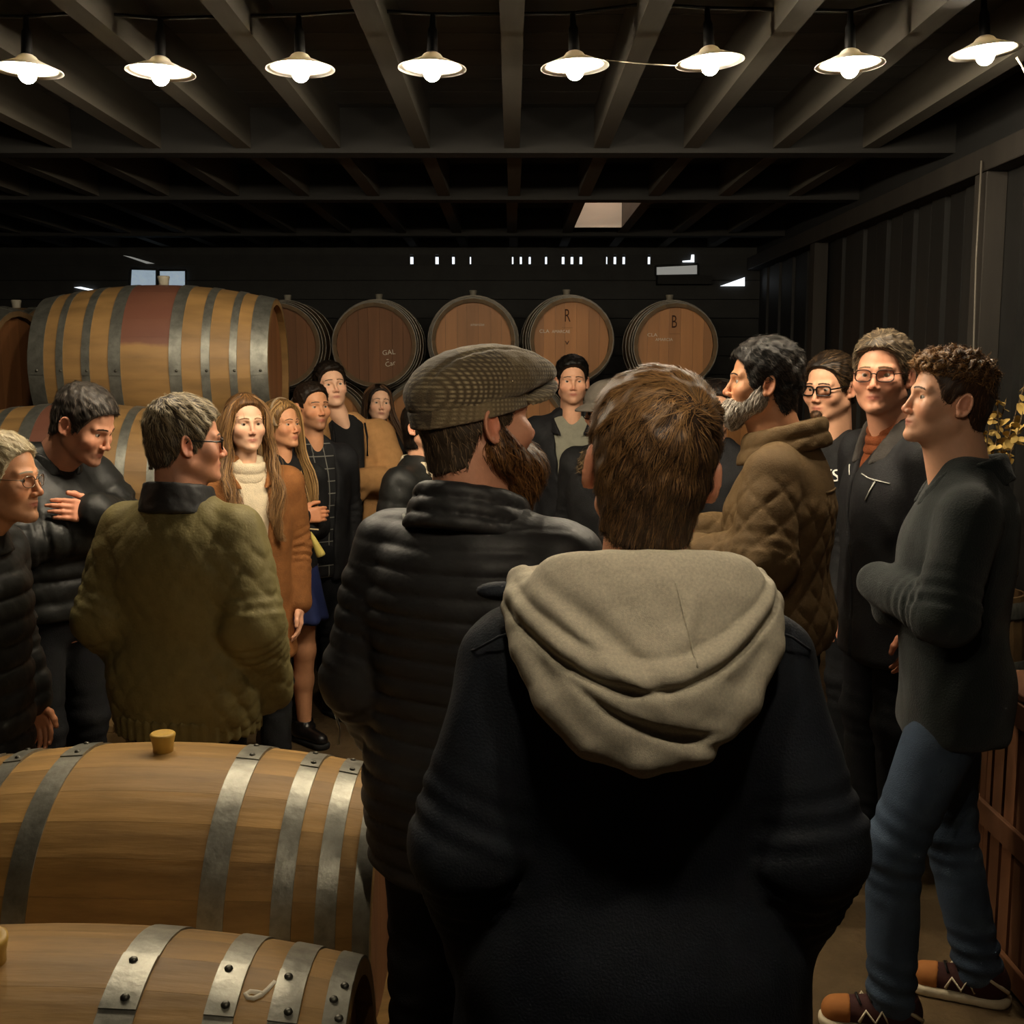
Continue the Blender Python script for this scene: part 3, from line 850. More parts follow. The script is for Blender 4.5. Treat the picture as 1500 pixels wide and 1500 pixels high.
def hand_sdf(P, w, f, up, side, curl=0.5, s=1.0):   # wrist, finger direction, back-of-hand normal, thumb side
    w = np.asarray(w, float); f = np.asarray(f, float) / np.linalg.norm(f)
    up = np.asarray(up, float); up = up - f * (up @ f); up /= np.linalg.norm(up)
    sd = np.cross(up, f); sd = sd if sd @ np.asarray(side, float) > 0 else -sd
    d = cone(P, w - .03 * f, w + .02 * f, .024 * s, .026 * s)
    for k in range(4):
        o = (k - 1.5) * .019 * s
        d = smin(d, cone(P, w + .012 * f + sd * o * .75, w + .08 * s * f + sd * o, .0145 * s, .0115 * s), .014)
    for k, ln in enumerate((.068, .082, .088, .076)):
        o = (k - 1.5) * .0195 * s
        p = w + (.083 - .004 * abs(k - 2)) * s * f + sd * o
        a = 0.15
        fd = None
        for j, (q, r) in enumerate(((.45, .0095), (.32, .0085), (.23, .0072))):
            a += curl * (.75 if j else .55)
            dr = f * math.cos(a) - up * math.sin(a)
            p2 = p + dr * ln * q * s
            e = cone(P, p, p2, r * s, (r - .0008) * s)
            fd = e if fd is None else smin(fd, e, .003); p = p2
        d = smin(d, fd, .005)
    p = w + .022 * f + sd * .026 * s - up * .006
    p2 = p + (f * .6 + sd * .75 - up * .25) * .036 * s; p3 = p2 + (f * .9 + sd * .25 - up * .35 * curl) * .030 * s; p4 = p3 + (f * .95 - up * .35 * curl) * .024 * s
    d = smin(d, chain(P, [p, p2, p3, p4], [.0145 * s, .0115 * s, .0100 * s, .0085 * s], .006), .012)
    return d

ARMS = {   # left arm (x > 0); right arm is mirrored unless given
    'hang': [(.185, .012, 1.392), (.235, .045, 1.13), (.245, -.03, .88)],
    'pocket': [(.185, .012, 1.392), (.285, .075, 1.14), (.205, -.085, .93)],
    'slim': [(.175, .012, 1.385), (.212, .04, 1.12), (.205, -.035, .87)],
    'fold_u': [(.185, .005, 1.392), (.255, -.085, 1.155), (-.005, -.235, 1.185)],
    'fold_l': [(.185, .005, 1.392), (.255, -.080, 1.150), (-.010, -.190, 1.120)],
    'front': [(.185, .005, 1.392), (.235, -.03, 1.15), (.10, -.26, 1.16)],
    'clasp': [(.185, .005, 1.392), (.235, .02, 1.14), (.03, -.20, 1.00)],
}
def arm(kind, side):
    return [(x * side, y, z) for x, y, z in (ARMS[kind] if isinstance(kind, str) else kind)]
TORSO = [(.78, 0, .01, .165, .100, .125), (.93, 0, .01, .172, .105, .130), (1.08, 0, .005, .156, .108, .106), (1.21, 0, .005, .166, .122, .116),
         (1.33, 0, .01, .164, .116, .120), (1.41, 0, .015, .130, .090, .108), (1.47, 0, .02, .084, .066, .080), (1.52, 0, .022, .066, .058, .062)]
def torso_keys(inf, hem, flare=0.0, top=1.52, bw=1.0, belly=0.0):
    K = []
    base = np.array(TORSO)
    if hem < .78: K.append([hem, 0, .01, (.165 + flare) * bw + inf, .10 + flare + inf, .125 + flare + inf])
    for r in TORSO:
        if r[0] >= min(hem, .78) - 1e-6 and r[0] <= top + 1e-6:
            t = 1.0 if r[0] < 1.30 else max(0.3, 1 - (r[0] - 1.30) / .2 * .7)
            be = belly * math.exp(-((r[0] - 1.02) / .14) ** 2)
            K.append([r[0], 0, r[2], r[3] * bw + inf * t + be * .6, r[4] + inf * t + be, r[5] + inf * t])
    if hem > .78: K = [k for k in K if k[0] > hem + .03]; K = [[hem, 0, .01, .165 * bw + inf, .105 + inf, .120 + inf]] + K
    return K

def seam(s, sp, p=.5): return np.abs(np.sin(PI * s / sp)) ** p
def pat_rows(sp, p=.5): return lambda u, v: seam(v, sp, p)
def pat_diamond(sp): return lambda u, v: np.minimum(seam(u + v * .8, sp, .4), seam(u - v * .8, sp, .4))
def pat_cells(sp):                # ogee ("onion") quilting
    def f(u, v):
        a = u / sp; w = .25 * np.cos(PI * v / (sp * .9))
        return np.minimum(np.abs(np.sin(PI * (a + w))), np.abs(np.sin(PI * (a - w + .5)))) ** .45
    return f
def coat_sdf(al, ar, inf=.028, hem=.80, flare=0.0, bw=1.0, sl=(1, 1, 1), pat=None, pamp=.007, wr=.004, wf=26., vcut=None, top=1.52, sleeves=True,
             belly=0.0, ph=0.0, cuff=1.0, patmask=None, shk=.055, hip=0.0):
    K = torso_keys(inf, hem, flare, top, bw, belly)
    if hip:
        for k_ in K:
            w_ = hip * np.clip((1.12 - k_[0]) / .25, 0, 1); k_[3] += w_; k_[4] += w_ * .5; k_[5] += w_ * .5
    def f(P):
        d = loft(P, K)
        for A, s in ((al, 1), (ar, -1)):
            if A is None: continue
            S = A[0]
            d = smin(d, cone(P, (s * .045, .020, 1.445), (S[0] * .95, S[1], S[2] + .004), .044 + inf * .35, .054 + inf * .6), shk)
        if pat is not None:
            u = np.arctan2(P[:, 0], -P[:, 1]) * .19
            pp = pat(u, P[:, 2]) * pamp * np.clip((1.50 - P[:, 2]) / .04, 0, 1)
            if patmask is not None: pp = pp * patmask(P)
            d = d - pp
        if vcut is not None:
            z0, z1, w0, w1 = vcut[:4]
            hw = w0 + np.clip((P[:, 2] - z0) / (z1 - z0), 0, 1) ** 1.2 * (w1 - w0)
            hw = np.where(P[:, 2] < z0 - .01, w0, hw)
            cx = vcut[4] if len(vcut) > 4 else 0.0
            cut = np.maximum(np.abs(P[:, 0] - cx) - hw, P[:, 1] + .03)
            d = smax(d, -cut, .012)
        for A, s in ((al, 1), (ar, -1)):
            if A is None: continue
            S, E, Wp = A
            if sleeves:
                L1 = math.dist(S, E)
                d1, t1, a1 = limb(P, S, E, (.062 + inf * .75) * sl[0], (.050 + inf * .75) * sl[1])
                d2, t2, a2 = limb(P, E, Wp, (.050 + inf * .75) * sl[1], (.036 + inf * .7) * sl[2])
                if pat is not None:
                    fd = np.clip(t1 / .07, 0, 1)
                    d1 = d1 - pat(a1 * .07, t1) * pamp * fd; d2 = d2 - pat(a2 * .06, t2 + L1) * pamp
                fo = wr * 1.6 * np.exp(-((t2 - .02) / .09) ** 2) * np.sin(t2 * 190 + 2 * np.sin(a2) + ph)
                d2 = d2 + fo
                d1 = d1 + wr * 1.4 * np.exp(-((L1 - t1) / .08) ** 2) * np.sin(t1 * 170 + 2.2 * np.cos(a1) + ph)
                dd = smin(d1, d2, .03)
                d = smin(d, dd, .020)
        d = d + wr * wob(P, wf, ph) + wr * .6 * wob(P * v3(1, 1, .5), wf * 2.1, ph + 2)
        return d
    return f
def collar_sdf(rx=.085, ry=.090, z0=1.44, z1=1.535, th=.010, cy=.015, tilt=.25, gap=None, folds=0, flare=.12, soft=.008):
    def f(P):
        z = P[:, 2] - tilt * (P[:, 1] - cy)
        k = 1 + flare * (z1 - z) / (z1 - z0)
        q = np.sqrt((P[:, 0] / (rx * k)) ** 2 + ((P[:, 1] - cy) / (ry * k)) ** 2)
        d = np.abs((q - 1) * min(rx, ry)) - th
        if folds: d = d - .007 * seam(z - z0, (z1 - z0) / folds)
        d = smax(d, np.abs(z - (z0 + z1) / 2) - (z1 - z0) / 2, soft)
        if gap is not None:
            hw = gap[0] + np.clip((z - z0) / (z1 - z0), 0, 1) * gap[1]
            d = smax(d, -np.maximum(np.abs(P[:, 0]) - hw, P[:, 1] + .02), .008)
        return d + .0018 * wob(P, 60)
    return f
def trouser_sdf(legs, inf=.012, wr=.004, ph=0.0, top=.98):
    def f(P):
        d = ell(P, (0, .012, .91), (.158 + inf, .115 + inf, .135))
        for (h, k, a) in legs:
            d1, t1, a1 = limb(P, h, k, .088 + inf, .062 + inf); d2, t2, a2 = limb(P, k, a, .062 + inf, .052 + inf)
            d2 = d2 + wr * 1.5 * (np.exp(-((t2) / .10) ** 2) + np.exp(-((t2 - .40) / .10) ** 2)) * np.sin(t2 * 120 + 2 * np.sin(a2) + ph)
            d1 = d1 + wr * np.exp(-((t1 - .40) / .10) ** 2) * np.sin(t1 * 120 + a1)
            d = smin(d, smin(d1, d2, .03), .03)
            d = smax(d, a[2] - .035 - P[:, 2] + np.where(np.abs(P[:, 0] - a[0]) < .14, 0, -1), .006)
        d = smax(d, P[:, 2] - top, .01)
        return d + wr * .7 * wob(P, 22, ph)
    return f
LEGS = [((.088, .012, .90), (.098, -.005, .50), (.105, .03, .085)), ((-.088, .012, .90), (-.098, -.005, .50), (-.105, .03, .085))]

def ribbons(paths, nrm, width, taper=True):        # paths (n, s, 3), normals (n, s, 3)
    n, s, _ = paths.shape
    t = np.gradient(paths, axis=1); t /= np.maximum(np.linalg.norm(t, axis=2), 1e-9)[..., None]
    sd = np.cross(t, nrm); sd /= np.maximum(np.linalg.norm(sd, axis=2), 1e-9)[..., None]
    k = np.linspace(0, 1, s); w = (1 - .85 * k ** 2.0) if taper else np.ones(s)
    w = w[None, :, None] * np.asarray(width).reshape(-1, 1, 1)
    V = np.stack([paths - sd * w, paths + sd * w], 2).reshape(-1, 3)
    b = (np.arange(n) * s * 2)[:, None] + (np.arange(s - 1) * 2)[None, :]
    F = np.stack([b, b + 1, b + 3, b + 2], -1).reshape(-1, 4)
    return V, F
def strand_mesh(name, fh, roots, flow, n, length, seg, width, lift, c1, c2, rng, curl=0.0, cfreq=3.0, jitter=.25, lvar=.3, tipfree=.5, colf=None):
    roots = roots[rng.randint(0, len(roots), n)] + rng.normal(0, .0015, (n, 3))
    p = roots; st = (length * (1 - lvar * rng.rand(n)) / seg)[:, None]
    jit = rng.normal(0, jitter, (n, 3)); ph = rng.rand(n) * 6.28
    out = []; nr = []; lf = lift * (.25 + rng.rand(n))
    for i in range(seg + 1):
        d, g = grad(fh, p)
        k = i / seg
        tgt = .0008 + lf * k
        free = max(0.0, (k - (1 - tipfree)) / max(tipfree, 1e-3))
        p = p + g * ((tgt - d) * (1 - .6 * free))[:, None]
        out.append(p.copy()); nr.append(g)
        v = flow(p, k) + jit
        v = v - g * ((v * g).sum(1) * (1 - .25 * free))[:, None]
        v /= np.maximum(np.linalg.norm(v, axis=1), 1e-6)[:, None]
        if curl:
            sd = np.cross(v, g); a = ph + cfreq * 2 * PI * k
            v = v + sd * (curl * np.cos(a))[:, None] + g * (curl * .8 * np.sin(a))[:, None]
        p = p + v * st
    paths = np.stack(out, 1); nrm = np.stack(nr, 1)
    V, F = ribbons(paths, nrm, width * (.6 + .8 * rng.rand(n)))
    w = np.clip(rng.rand(n) * 1.15 - .1, 0, 1)[:, None]
    if colf is not None: w = np.clip(w + colf(roots)[:, None], 0, 1)
    c = (np.asarray(c1)[None] * (1 - w) + np.asarray(c2)[None] * w) * (.75 + .5 * rng.rand(n))[:, None]
    C = np.repeat(c, (seg + 1) * 2, 0)
    return V, F, C
def merge(parts):
    Vs = []; Fs = []; Cs = []; n = 0
    for V, F, C in parts:
        Vs.append(V); Fs.append(F + n); Cs.append(C); n += len(V)
    return np.concatenate(Vs), np.concatenate(Fs), np.concatenate(Cs)
LINE = [(-.13, .100), (-.10, .088), (-.085, .080), (-.070, .068), (-.056, .050), (-.042, .018), (-.034, .002), (-.028, -.030), (-.006, -.030), (.000, .012), (.024, .016), (.034, -.030), (.055, -.062), (.10, -.075), (.14, -.075)]
def line_shift(line, dz=0.0, fr=0.0):
    return [(y, z + dz + (fr if y < -.05 else 0)) for y, z in line]
def hair_sdf(t=.010, top=.012, line=LINE, rough=.003, rf=90., extra=None, front=0.0, side=1.0, ph=0.0):
    ly = np.array([l[0] for l in line]); lz = np.array([l[1] for l in line])
    def f(q):
        tt = t * side + (top + t * (1 - side)) * np.clip((q[:, 2] - .01) / .09, 0, 1) + front * np.clip((-q[:, 1] - .02) / .07, 0, 1) * np.clip((q[:, 2] - .05) / .05, 0, 1)
        d = ell(q, (0, .012, .030), (.0765, .099, .088))
        d = smin(d, cone(q, (0, .040, -.02), (0, .042, -.10), .062, .052), .03) - tt
        d = d + rough * wob(q, rf, ph)
        if extra is not None: d = extra(q, d)
        cut = (np.interp(q[:, 1], ly, lz) - q[:, 2]) * .75
        return smax(d, cut, .006)
    return f
def flow_whorl(H, c=(.008, .070, .095), grav=.35, fwd=0.0, swirl=.25, sidev=0.0):
    def f(p, k):
        q = H.to(p) - np.asarray(c, float)
        v = q / np.maximum(np.linalg.norm(q, axis=1), 1e-6)[:, None]
        s = np.stack([-v[:, 1], v[:, 0], v[:, 2] * 0], 1)
        v = v + swirl * s + np.array([sidev, -fwd, -grav])
        return v @ H.R.T
    return f
def flow_dir(H, d): 
    dd = np.asarray(d, float) @ H.R.T
    return lambda p, k: np.repeat(dd[None], len(p), 0)

def glasses(H, parent, m, r=.0016, hw=.0245, hh=.0170, n=3.2, y=-.1005, z=-.004, gapx=.033, lens=True, tint=.0):
    V = []; F = []
    def add(g):
        k = len(V); V.extend([tuple(H.fro(np.array(v)[None])[0]) for v in g[0]]); F.extend([tuple(i + k for i in q) for q in g[1]])
    rims = {}
    for s in (-1, 1):
        pts = []
        for k in range(24):
            a = 2 * PI * k / 24; c, si = math.cos(a), math.sin(a)
            ex = 2 / n
            X = hw * math.copysign(abs(c) ** ex, c); Z = hh * math.copysign(abs(si) ** ex, si)
            pts.append((s * gapx + X, y + .010 * ((X * s + hw) / (2 * hw)) ** 2, z + Z))
        rims[s] = pts
        add(tube_geo(pts, r, 6, True))
        x0 = s * (gapx + hw)
        add(tube_geo([(x0, y + .010, z + .006), (s * .070, y + .022, z + .007), (s * .0795, -.03, z + .008), (s * .0815, .010, z + .008), (s * .0815, .028, z - .012)], r * .95, 6))
    add(tube_geo([(-(gapx - hw), y, z + .004), (-.004, y - .004, z + .007), (.004, y - .004, z + .007), (gapx - hw, y, z + .004)], r, 6))
    g = obj('glasses', py_mesh('glasses', V, F, True), m, parent)
    if lens:
        for s in (-1, 1):
            P = [H.fro(np.array(v)[None])[0] for v in rims[s]]
            obj('lens', py_mesh('lens', P, [tuple(range(24))]), m_lens, g)
    return g
m_lens = bpy.data.materials.new('spectacle_lens'); m_lens.use_nodes = True
_n = m_lens.node_tree; _n.nodes.remove(_n.nodes['Principled BSDF'])
_t = _n.nodes.new('ShaderNodeBsdfTransparent'); _g = _n.nodes.new('ShaderNodeBsdfGlossy'); _g.inputs['Roughness'].default_value = .03
_f = _n.nodes.new('ShaderNodeFresnel'); _f.inputs[0].default_value = 1.45; _m = _n.nodes.new('ShaderNodeMixShader')
_n.links.new(_f.outputs[0], _m.inputs[0]); _n.links.new(_t.outputs[0], _m.inputs[1]); _n.links.new(_g.outputs[0], _m.inputs[2])
_n.links.new(_m.outputs[0], _n.nodes['Material Output'].inputs[0])

def shoe(parent, a, yaw, m, msole, name='shoe', toe=None, rise=.10):
    ca, sa = math.cos(yaw), math.sin(yaw)
    def loc(P):
        x = P[:, 0] - a[0]; y = P[:, 1] - a[1]
        return np.stack([x * ca + y * sa, -x * sa + y * ca, P[:, 2]], 1)
    def up(P):
        q = loc(P)
        d = cone(q, (0, .035, .055), (0, -.14, .042), .046, .037)
        d = smin(d, cone(q, (0, .01, .06), (0, .012, .02 + rise), .043, .047), .04)
        d = smax(d, .026 - q[:, 2], .006)
        return smax(d, q[:, 2] - (.02 + rise), .005)
    def so(P):
        q = loc(P)
        d = np.linalg.norm(np.stack([q[:, 0] / .048, np.clip(np.abs(q[:, 1] + .05) - .09, 0, None) / .046], 1), axis=1) - 1
        d = d * .047
        return smax(d, np.abs(q[:, 2] - .0155) - .0135, .006)
    lo = (a[0] - .22, a[1] - .24, -.01); hi = (a[0] + .22, a[1] + .24, .05 + rise)
    s = sdf_obj(name, up, lo, hi, .0075, m, parent)
    sdf_obj('sole', so, lo, hi, .0065, msole, s)
    return s

def person(px, top, d, rot, label, hrot=None, pitch=0, roll=0, face=None, skin='fair', stub=0.0, stubcol=(60, 48, 40), hs=1.0, hvox=.0042,
           arms=('hang', 'hang'), hands=(), hair=None, eyes=True, brow=(50, 38, 28), lipcol=(176, 96, 84), coat=None, legs=None, trousers=None, shoes=None,
           legskin=False, trinf=.012, dx=0.0, red=1.0, body_h=.02, off=(0, -.02, .135), pivot=(0, .015, 1.53)):
    hrot = rot if hrot is None else hrot
    pt = W(px, top, d); s = pt.z / 1.78
    root = empty('person', (pt.x + dx, d, 0), math.radians(rot), s)
    tag(root, label, 'person')
    H = HeadT(hrot - rot, pitch, roll, hs, pivot, off)
    F = face or {}
    fh = head_sdf(F)
    al, ar = arm(arms[0], 1), arm(arms[1], -1)
    legs = legs or LEGS
    nr = F.get('neck', .056)
    nb = H.fro(v3(0, .028, -.055)[None])[0]; nf = H.fro(v3(0, -.012, -.075)[None])[0]
    def fhead(P):
        q = H.to(P)
        dd = fh(q) * hs
        nk = smin(cone(P, nb, (0, .030, 1.43), nr, nr + .006), cone(P, nf, (0, -.015, 1.43), nr * .80, nr * .9), .02)
        dd = smin(dd, nk, .018)
        return smax(dd, 1.40 - P[:, 2], .01)
    c = H.c
    V1, F1 = nets(fhead, (c[0] - .14, c[1] - .16, 1.39), (c[0] + .14, c[1] + .17, c[2] + .15), hvox)
    q = H.to(V1)
    base = np.array(lin(SKIN[skin] if isinstance(skin, str) else skin))
    C1 = np.repeat(base[None], len(V1), 0)
    def g(cx, cy, cz, sx, sy, sz):
        return np.exp(-((np.abs(q[:, 0]) - cx) / sx) ** 2 - ((q[:, 1] - cy) / sy) ** 2 - ((q[:, 2] - cz) / sz) ** 2)
    rd = np.clip(g(.045, -.07, -.035, .022, .03, .02) * .6 + g(0, -.11, -.038, .014, .02, .014) * .8 + g(.085, .015, -.01, .012, .025, .035) * .9, 0, 1)[:, None] * red
    C1 = C1 * (1 - rd * np.array([.02, .28, .30]))
    lm = np.clip(1.6 * g(0, -.095, -.0700, .021, .018, .0075), 0, 1)[:, None] * np.array(lin(lipcol))[None] ** 0 
    C1 = C1 * (1 - lm * .8) + np.array(lin(lipcol)) * lm * .8
    if stub:
        sm = np.clip((-.044 - q[:, 2]) / .02, 0, 1) * np.clip((-.012 - q[:, 1] + (q[:, 2] + .10) * -.2) / .02, 0, 1) * np.clip((q[:, 2] + .16) / .03, 0, 1)
        sm = (sm * stub)[:, None] * (1 - lm.max(1, keepdims=True) * .8)
        C1 = C1 * (1 - sm) + np.array(lin(stubcol)) * sm
    parts = [(V1, F1, C1)]
    # trunk and limbs under the clothes
    def fbody(P):
        dd = loft(P, torso_keys(-.012, .80, 0, 1.475, .95))
        for A in (al, ar):
            dd = smin(dd, chain(P, A, [.048, .036, .024], .02), .03)
        if not legskin:
            for L in legs: dd = smin(dd, chain(P, L, [.075, .048, .036], .02), .03)
        return dd
    if legskin:
        def fl_(P):
            dd = ell(P, (0, .012, .90), (.14, .10, .12))
            for (h, k, a) in legs:
                m1 = tuple(np.array(k) * .6 + np.array(a) * .4 + np.array((0, .018, 0)))
                dd = smin(dd, chain(P, [h, k, m1, a], [.082, .053, .052, .034], .03), .03)
            return dd
        V3, F3 = nets(fl_, (-.35, -.3, .02), (.35, .3, 1.05), .010)
        parts.append((V3, F3, np.repeat(base[None], len(V3), 0)))
    pts = np.array([p for A in (al, ar) for p in A] + [p for L in legs for p in L])
    V2, F2 = nets(fbody, np.minimum(pts.min(0), (-.25, -.2, .6)) - .12, np.maximum(pts.max(0), (.25, .2, 1.5)) + .12, body_h)
    parts.append((V2, F2, np.repeat(base[None], len(V2), 0)))
    hands = list(hands)
    for sd_, kd in ((1, arms[0]), (-1, arms[1])):       # arms that hang free show relaxed hands
        if kd in ('hang', 'slim') and not any(h[0] == sd_ for h in hands):
            hands.append((sd_, None, (sd_, .1, 0), (0, -1, 0), .4))
    for (sd, fd, up, th, curl) in hands:
        A = al if sd > 0 else ar
        w = np.array(A[2]); fdv = np.array(A[2]) - np.array(A[1]) if fd is None else np.array(fd, float)
        fdv = fdv / np.linalg.norm(fdv)
        if fd is None: w = w + fdv * .022
        ctr = w + fdv * .09
        V4, F4 = nets(lambda P: hand_sdf(P, w, fdv, up, th, curl), ctr - .15, ctr + .15, .0038 if d < 4.6 else .0048)
        hc = base * np.array([1, .88, .84])
        parts.append((V4, F4, np.repeat(hc[None], len(V4), 0)))
    V, Fq, C = merge(parts)
    me = np_mesh('body', V, Fq); set_col(me, C)
    obj('body', me, m_skin, root)
    if eyes:
        for sx in (-1, 1):
            o = obj('eye', eye_mesh(), None, root)
            g = F.get('gaze', (0, 0))
            o.matrix_local = H.mtx() @ Matrix.Translation((sx * .0315, -.0698, -.001)) @ Matrix.Rotation(math.radians(g[0]), 4, 'Z') @ Matrix.Rotation(-math.radians(g[1]), 4, 'X')
        # eyebrows: short strands along the brow ridge
        rg = np.random.RandomState(11)
        for sx in (-1, 1):
            n = 90; tt = rg.rand(n) ** .9
            x = .011 + .032 * tt; yb = -.0985 + .022 * tt ** 2
            zb = .0225 + .0050 * np.sin(PI * tt) * F.get('arch', .8) - .0035 * tt + rg.normal(0, .0013, n) * (1 - .5 * tt)
            a0 = np.stack([x * sx, yb, zb], 1)
            dr = np.stack([np.full(n, sx * .85), np.full(n, .22), .22 - .5 * tt], 1) * (.007 + .003 * rg.rand(n))[:, None]
            P_ = np.stack([a0 + dr * k for k in (0, .5, 1)], 1)
            for k in range(3):
                for it in range(2):
                    dd, gg = grad(fh, P_[:, k]); P_[:, k] -= gg * (dd - .0008)[:, None]
            Pp = H.fro(P_.reshape(-1, 3)).reshape(P_.shape)
            Nn = np.zeros_like(Pp); Nn[:] = H.R @ v3(0, -1, .15)
            Vb, Fb = ribbons(Pp, Nn, np.full(n, .0012 * F.get('browthick', 1.0)))
            mb = np_mesh('eyebrow', Vb, Fb); set_col(mb, np.repeat(np.array(lin(brow))[None], len(Vb), 0)); obj('eyebrow', mb, m_hair, root)
    p = dict(root=root, H=H, al=al, ar=ar, legs=legs, s=s, fh=fh)
    if hair: p['hair'] = make_hair(p, **hair)
    if trousers is not None:
        lo = np.array([p_ for L in legs for p_ in L]).min(0) - .17; hi = np.array([p_ for L in legs for p_ in L]).max(0) + .17
        lo[2] = .02; hi[2] = 1.02; lo[0] = min(lo[0], -.25); hi[0] = max(hi[0], .25)
        sdf_obj('trousers', trouser_sdf(legs, trinf, ph=px * .1), lo, hi, .012 if d > 3.2 else .0085, trousers, root)
    if shoes is not None:
        for L in legs: shoe(root, L[2], math.radians(6 if L[2][0] > 0 else -6), shoes[0], shoes[1])
    if coat:
        for cdef in coat: make_coat(p, **cdef)
    return p
def make_coat(p, name='jacket', m=None, h=.010, parent=None, **kw):
    al, ar = p['al'], p['ar']
    f = coat_sdf(al, ar, **kw)
    pts = np.array([q for A in (al, ar) for q in A])
    inf = kw.get('inf', .028); hem = kw.get('hem', .80); fl_ = kw.get('flare', 0)
    fl_ = fl_ + kw.get('hip', 0)
    lo = np.minimum(pts.min(0), (-.22, -.16, 9)) - .09 - inf - fl_; hi = np.maximum(pts.max(0), (.22, .16, 1.5)) + .09 + inf + fl_
    lo[2] = min(hem - .03, pts[:, 2].min() - .07 - inf); hi[2] = 1.57
    if not kw.get('sleeves', True): lo[:2] = (-.30, -.28); hi[:2] = (.30, .28); lo[2] = hem - .03
    o = sdf_obj(name, f, lo, hi, h, m, parent or p['root'])
    p[name] = o; p[name + '_f'] = f
    return o
def make_hair(p, sdf=None, n=1500, length=.035, seg=6, width=.0011, lift=.004, c1=(30, 22, 16), c2=(80, 60, 40), flow=None, vox=.005, curl=0.0, cfreq=3.0,
              jitter=.25, tipfree=.5, seed=1, colf=None, name='hair', lvar=.3, cb=None, rootmask=None, zlo=-.14, zhi=.17):
    H = p['H']; c1 = np.array(lin(c1)); c2 = np.array(lin(c2))
    f = lambda P: sdf(H.to(P)) * H.s
    c = H.c
    r = .17
    V, F = nets(f, c - np.array([r, r, -zlo + .03]), c + np.array([r, r, zhi]), vox)
    cbv = c1 * .8 if cb is None else np.array(lin(cb))
    C = np.repeat(cbv[None], len(V), 0)
    q = H.to(V)
    roots = V if rootmask is None else V[rootmask(q)]
    rg = np.random.RandomState(seed)
    parts = [(V, F, C)]
    if n:
        fl_ = flow(H) if flow else flow_whorl(H)
        cf = None if colf is None else (lambda P: colf(H.to(P)))
        parts.append(strand_mesh('s', f, roots, fl_, n, length, seg, width, lift, c1, c2, rg, curl, cfreq, jitter, lvar, tipfree, cf))
    V, F, C = merge(parts)
    me = np_mesh(name, V, F); set_col(me, C)
    return obj(name, me, m_hair, p['root'])
def lock_hair(p, guides, n_per=26, r=.012, wave=.0, freq=3.0, width=.0014, c1=(70, 50, 32), c2=(150, 112, 70), seg=16, seed=3, name='hair_locks'):
    # long locks: bundles of ribbons that follow guide lines given in person space
    rg = np.random.RandomState(seed); parts = []
    c1 = np.array(lin(c1)); c2 = np.array(lin(c2))
    for gi, gp in enumerate(guides):
        G = np.array(gp, float); t = np.linspace(0, 1, len(G)); T = np.linspace(0, 1, seg)
        cur = np.stack([hermite(t, G[:, i], T) for i in range(3)], 1)
        ph = rg.rand() * 6
        n = n_per
        off = rg.normal(0, .5, (n, 3)) * r
        k = T[None, :, None]
        env = (.55 + .9 * np.sin(PI * np.clip(T * .95 + .05, 0, 1)) ** .6)[None, :, None]
        paths = cur[None] + off[:, None, :] * env
        phs = ph + rg.normal(0, .35, n)
        wv = np.stack([np.sin(T[None] * freq * 2 * PI + phs[:, None]), np.cos(T[None] * freq * 2 * PI + phs[:, None]) * .7, np.zeros((n, seg))], -1)
        paths = paths + wv * wave * np.clip(T * 2, 0, 1)[None, :, None]
        nr = np.zeros_like(paths); nr[:] = v3(0, -1, 0); nr[:, :, 0] += np.sign(cur[None, :, 0] + 1e-6) * .4
        nr += rg.normal(0, .5, (n, 1, 3))
        V, F = ribbons(paths, nr, width * (.7 + .8 * rg.rand(n)))
        w = rg.rand(n)[:, None]; c = (c1 * (1 - w) + c2 * w) * (.7 + .5 * rg.rand(n))[:, None]
        parts.append((V, F, np.repeat(c, seg * 2, 0)))
    V, F, C = merge(parts)
    me = np_mesh(name, V, F); set_col(me, C)
    return obj(name, me, m_hair, p['root'])

# ================================================================== cloth materials
def cloth(name, c, rough=.8, bump=.25, bscale=260, var=.12, vscale=30, sheen=0.0, spec=.25):
    return mat(name, lin(c), rough, spec=spec, var=var, vscale=vscale, bump=bump, bscale=bscale, sheen=sheen)
c_navy = cloth('navy_coat_cloth', (26, 30, 38), .75, .2)
c_hood = cloth('heather_grey_fleece', (196, 187, 166), .95, .18, 800, .20, 240)
c_quiltblk = cloth('black_quilted_nylon', (44, 44, 45), .54, .12, 60, .1, spec=.35)
c_olive = cloth('olive_quilted_cloth', (120, 110, 70), .62, .15, 120, .1)
c_brownq = cloth('brown_waxed_quilt', (92, 72, 44), .75, .2, 200, .14)
c_tan = cloth('tan_wool', (178, 134, 86), .9, .3, 300)
c_suede = cloth('brown_suede', (142, 92, 50), .85, .35, 160, .22, 18)
c_cream = cloth('cream_knit', (222, 206, 176), .9, .5, 220)
c_blk = cloth('black_cloth', (24, 24, 25), .85)
c_blk2 = cloth('black_jacket_cloth', (27, 27, 29), .7)
c_blkp = cloth('black_puffer_nylon', (27, 28, 27), .5, .1, 60, spec=.35)
c_green = cloth('dark_green_flannel', (21, 28, 27), .95, .3, 240, sheen=.12)
c_jean = cloth('blue_denim', (62, 76, 94), .85, .3, 320, .3, 9)
c_dark = cloth('dark_trouser_cloth', (22, 23, 26), .85)
c_grey = cloth('grey_tshirt', (140, 138, 122), .9)
c_rust = cloth('rust_knit', (128, 68, 36), .9, .5, 240)
c_greyc = cloth('charcoal_collar', (70, 66, 62), .85)
c_blue = cloth('navy_blue_skirt', (38, 48, 92), .7, .1)
c_shoe = mat('black_leather', lin((22, 20, 20)), .3, spec=.5)
c_sole = mat('black_rubber', lin((20, 20, 20)), .8)
c_solew = mat('cream_rubber', lin((222, 208, 176)), .6)
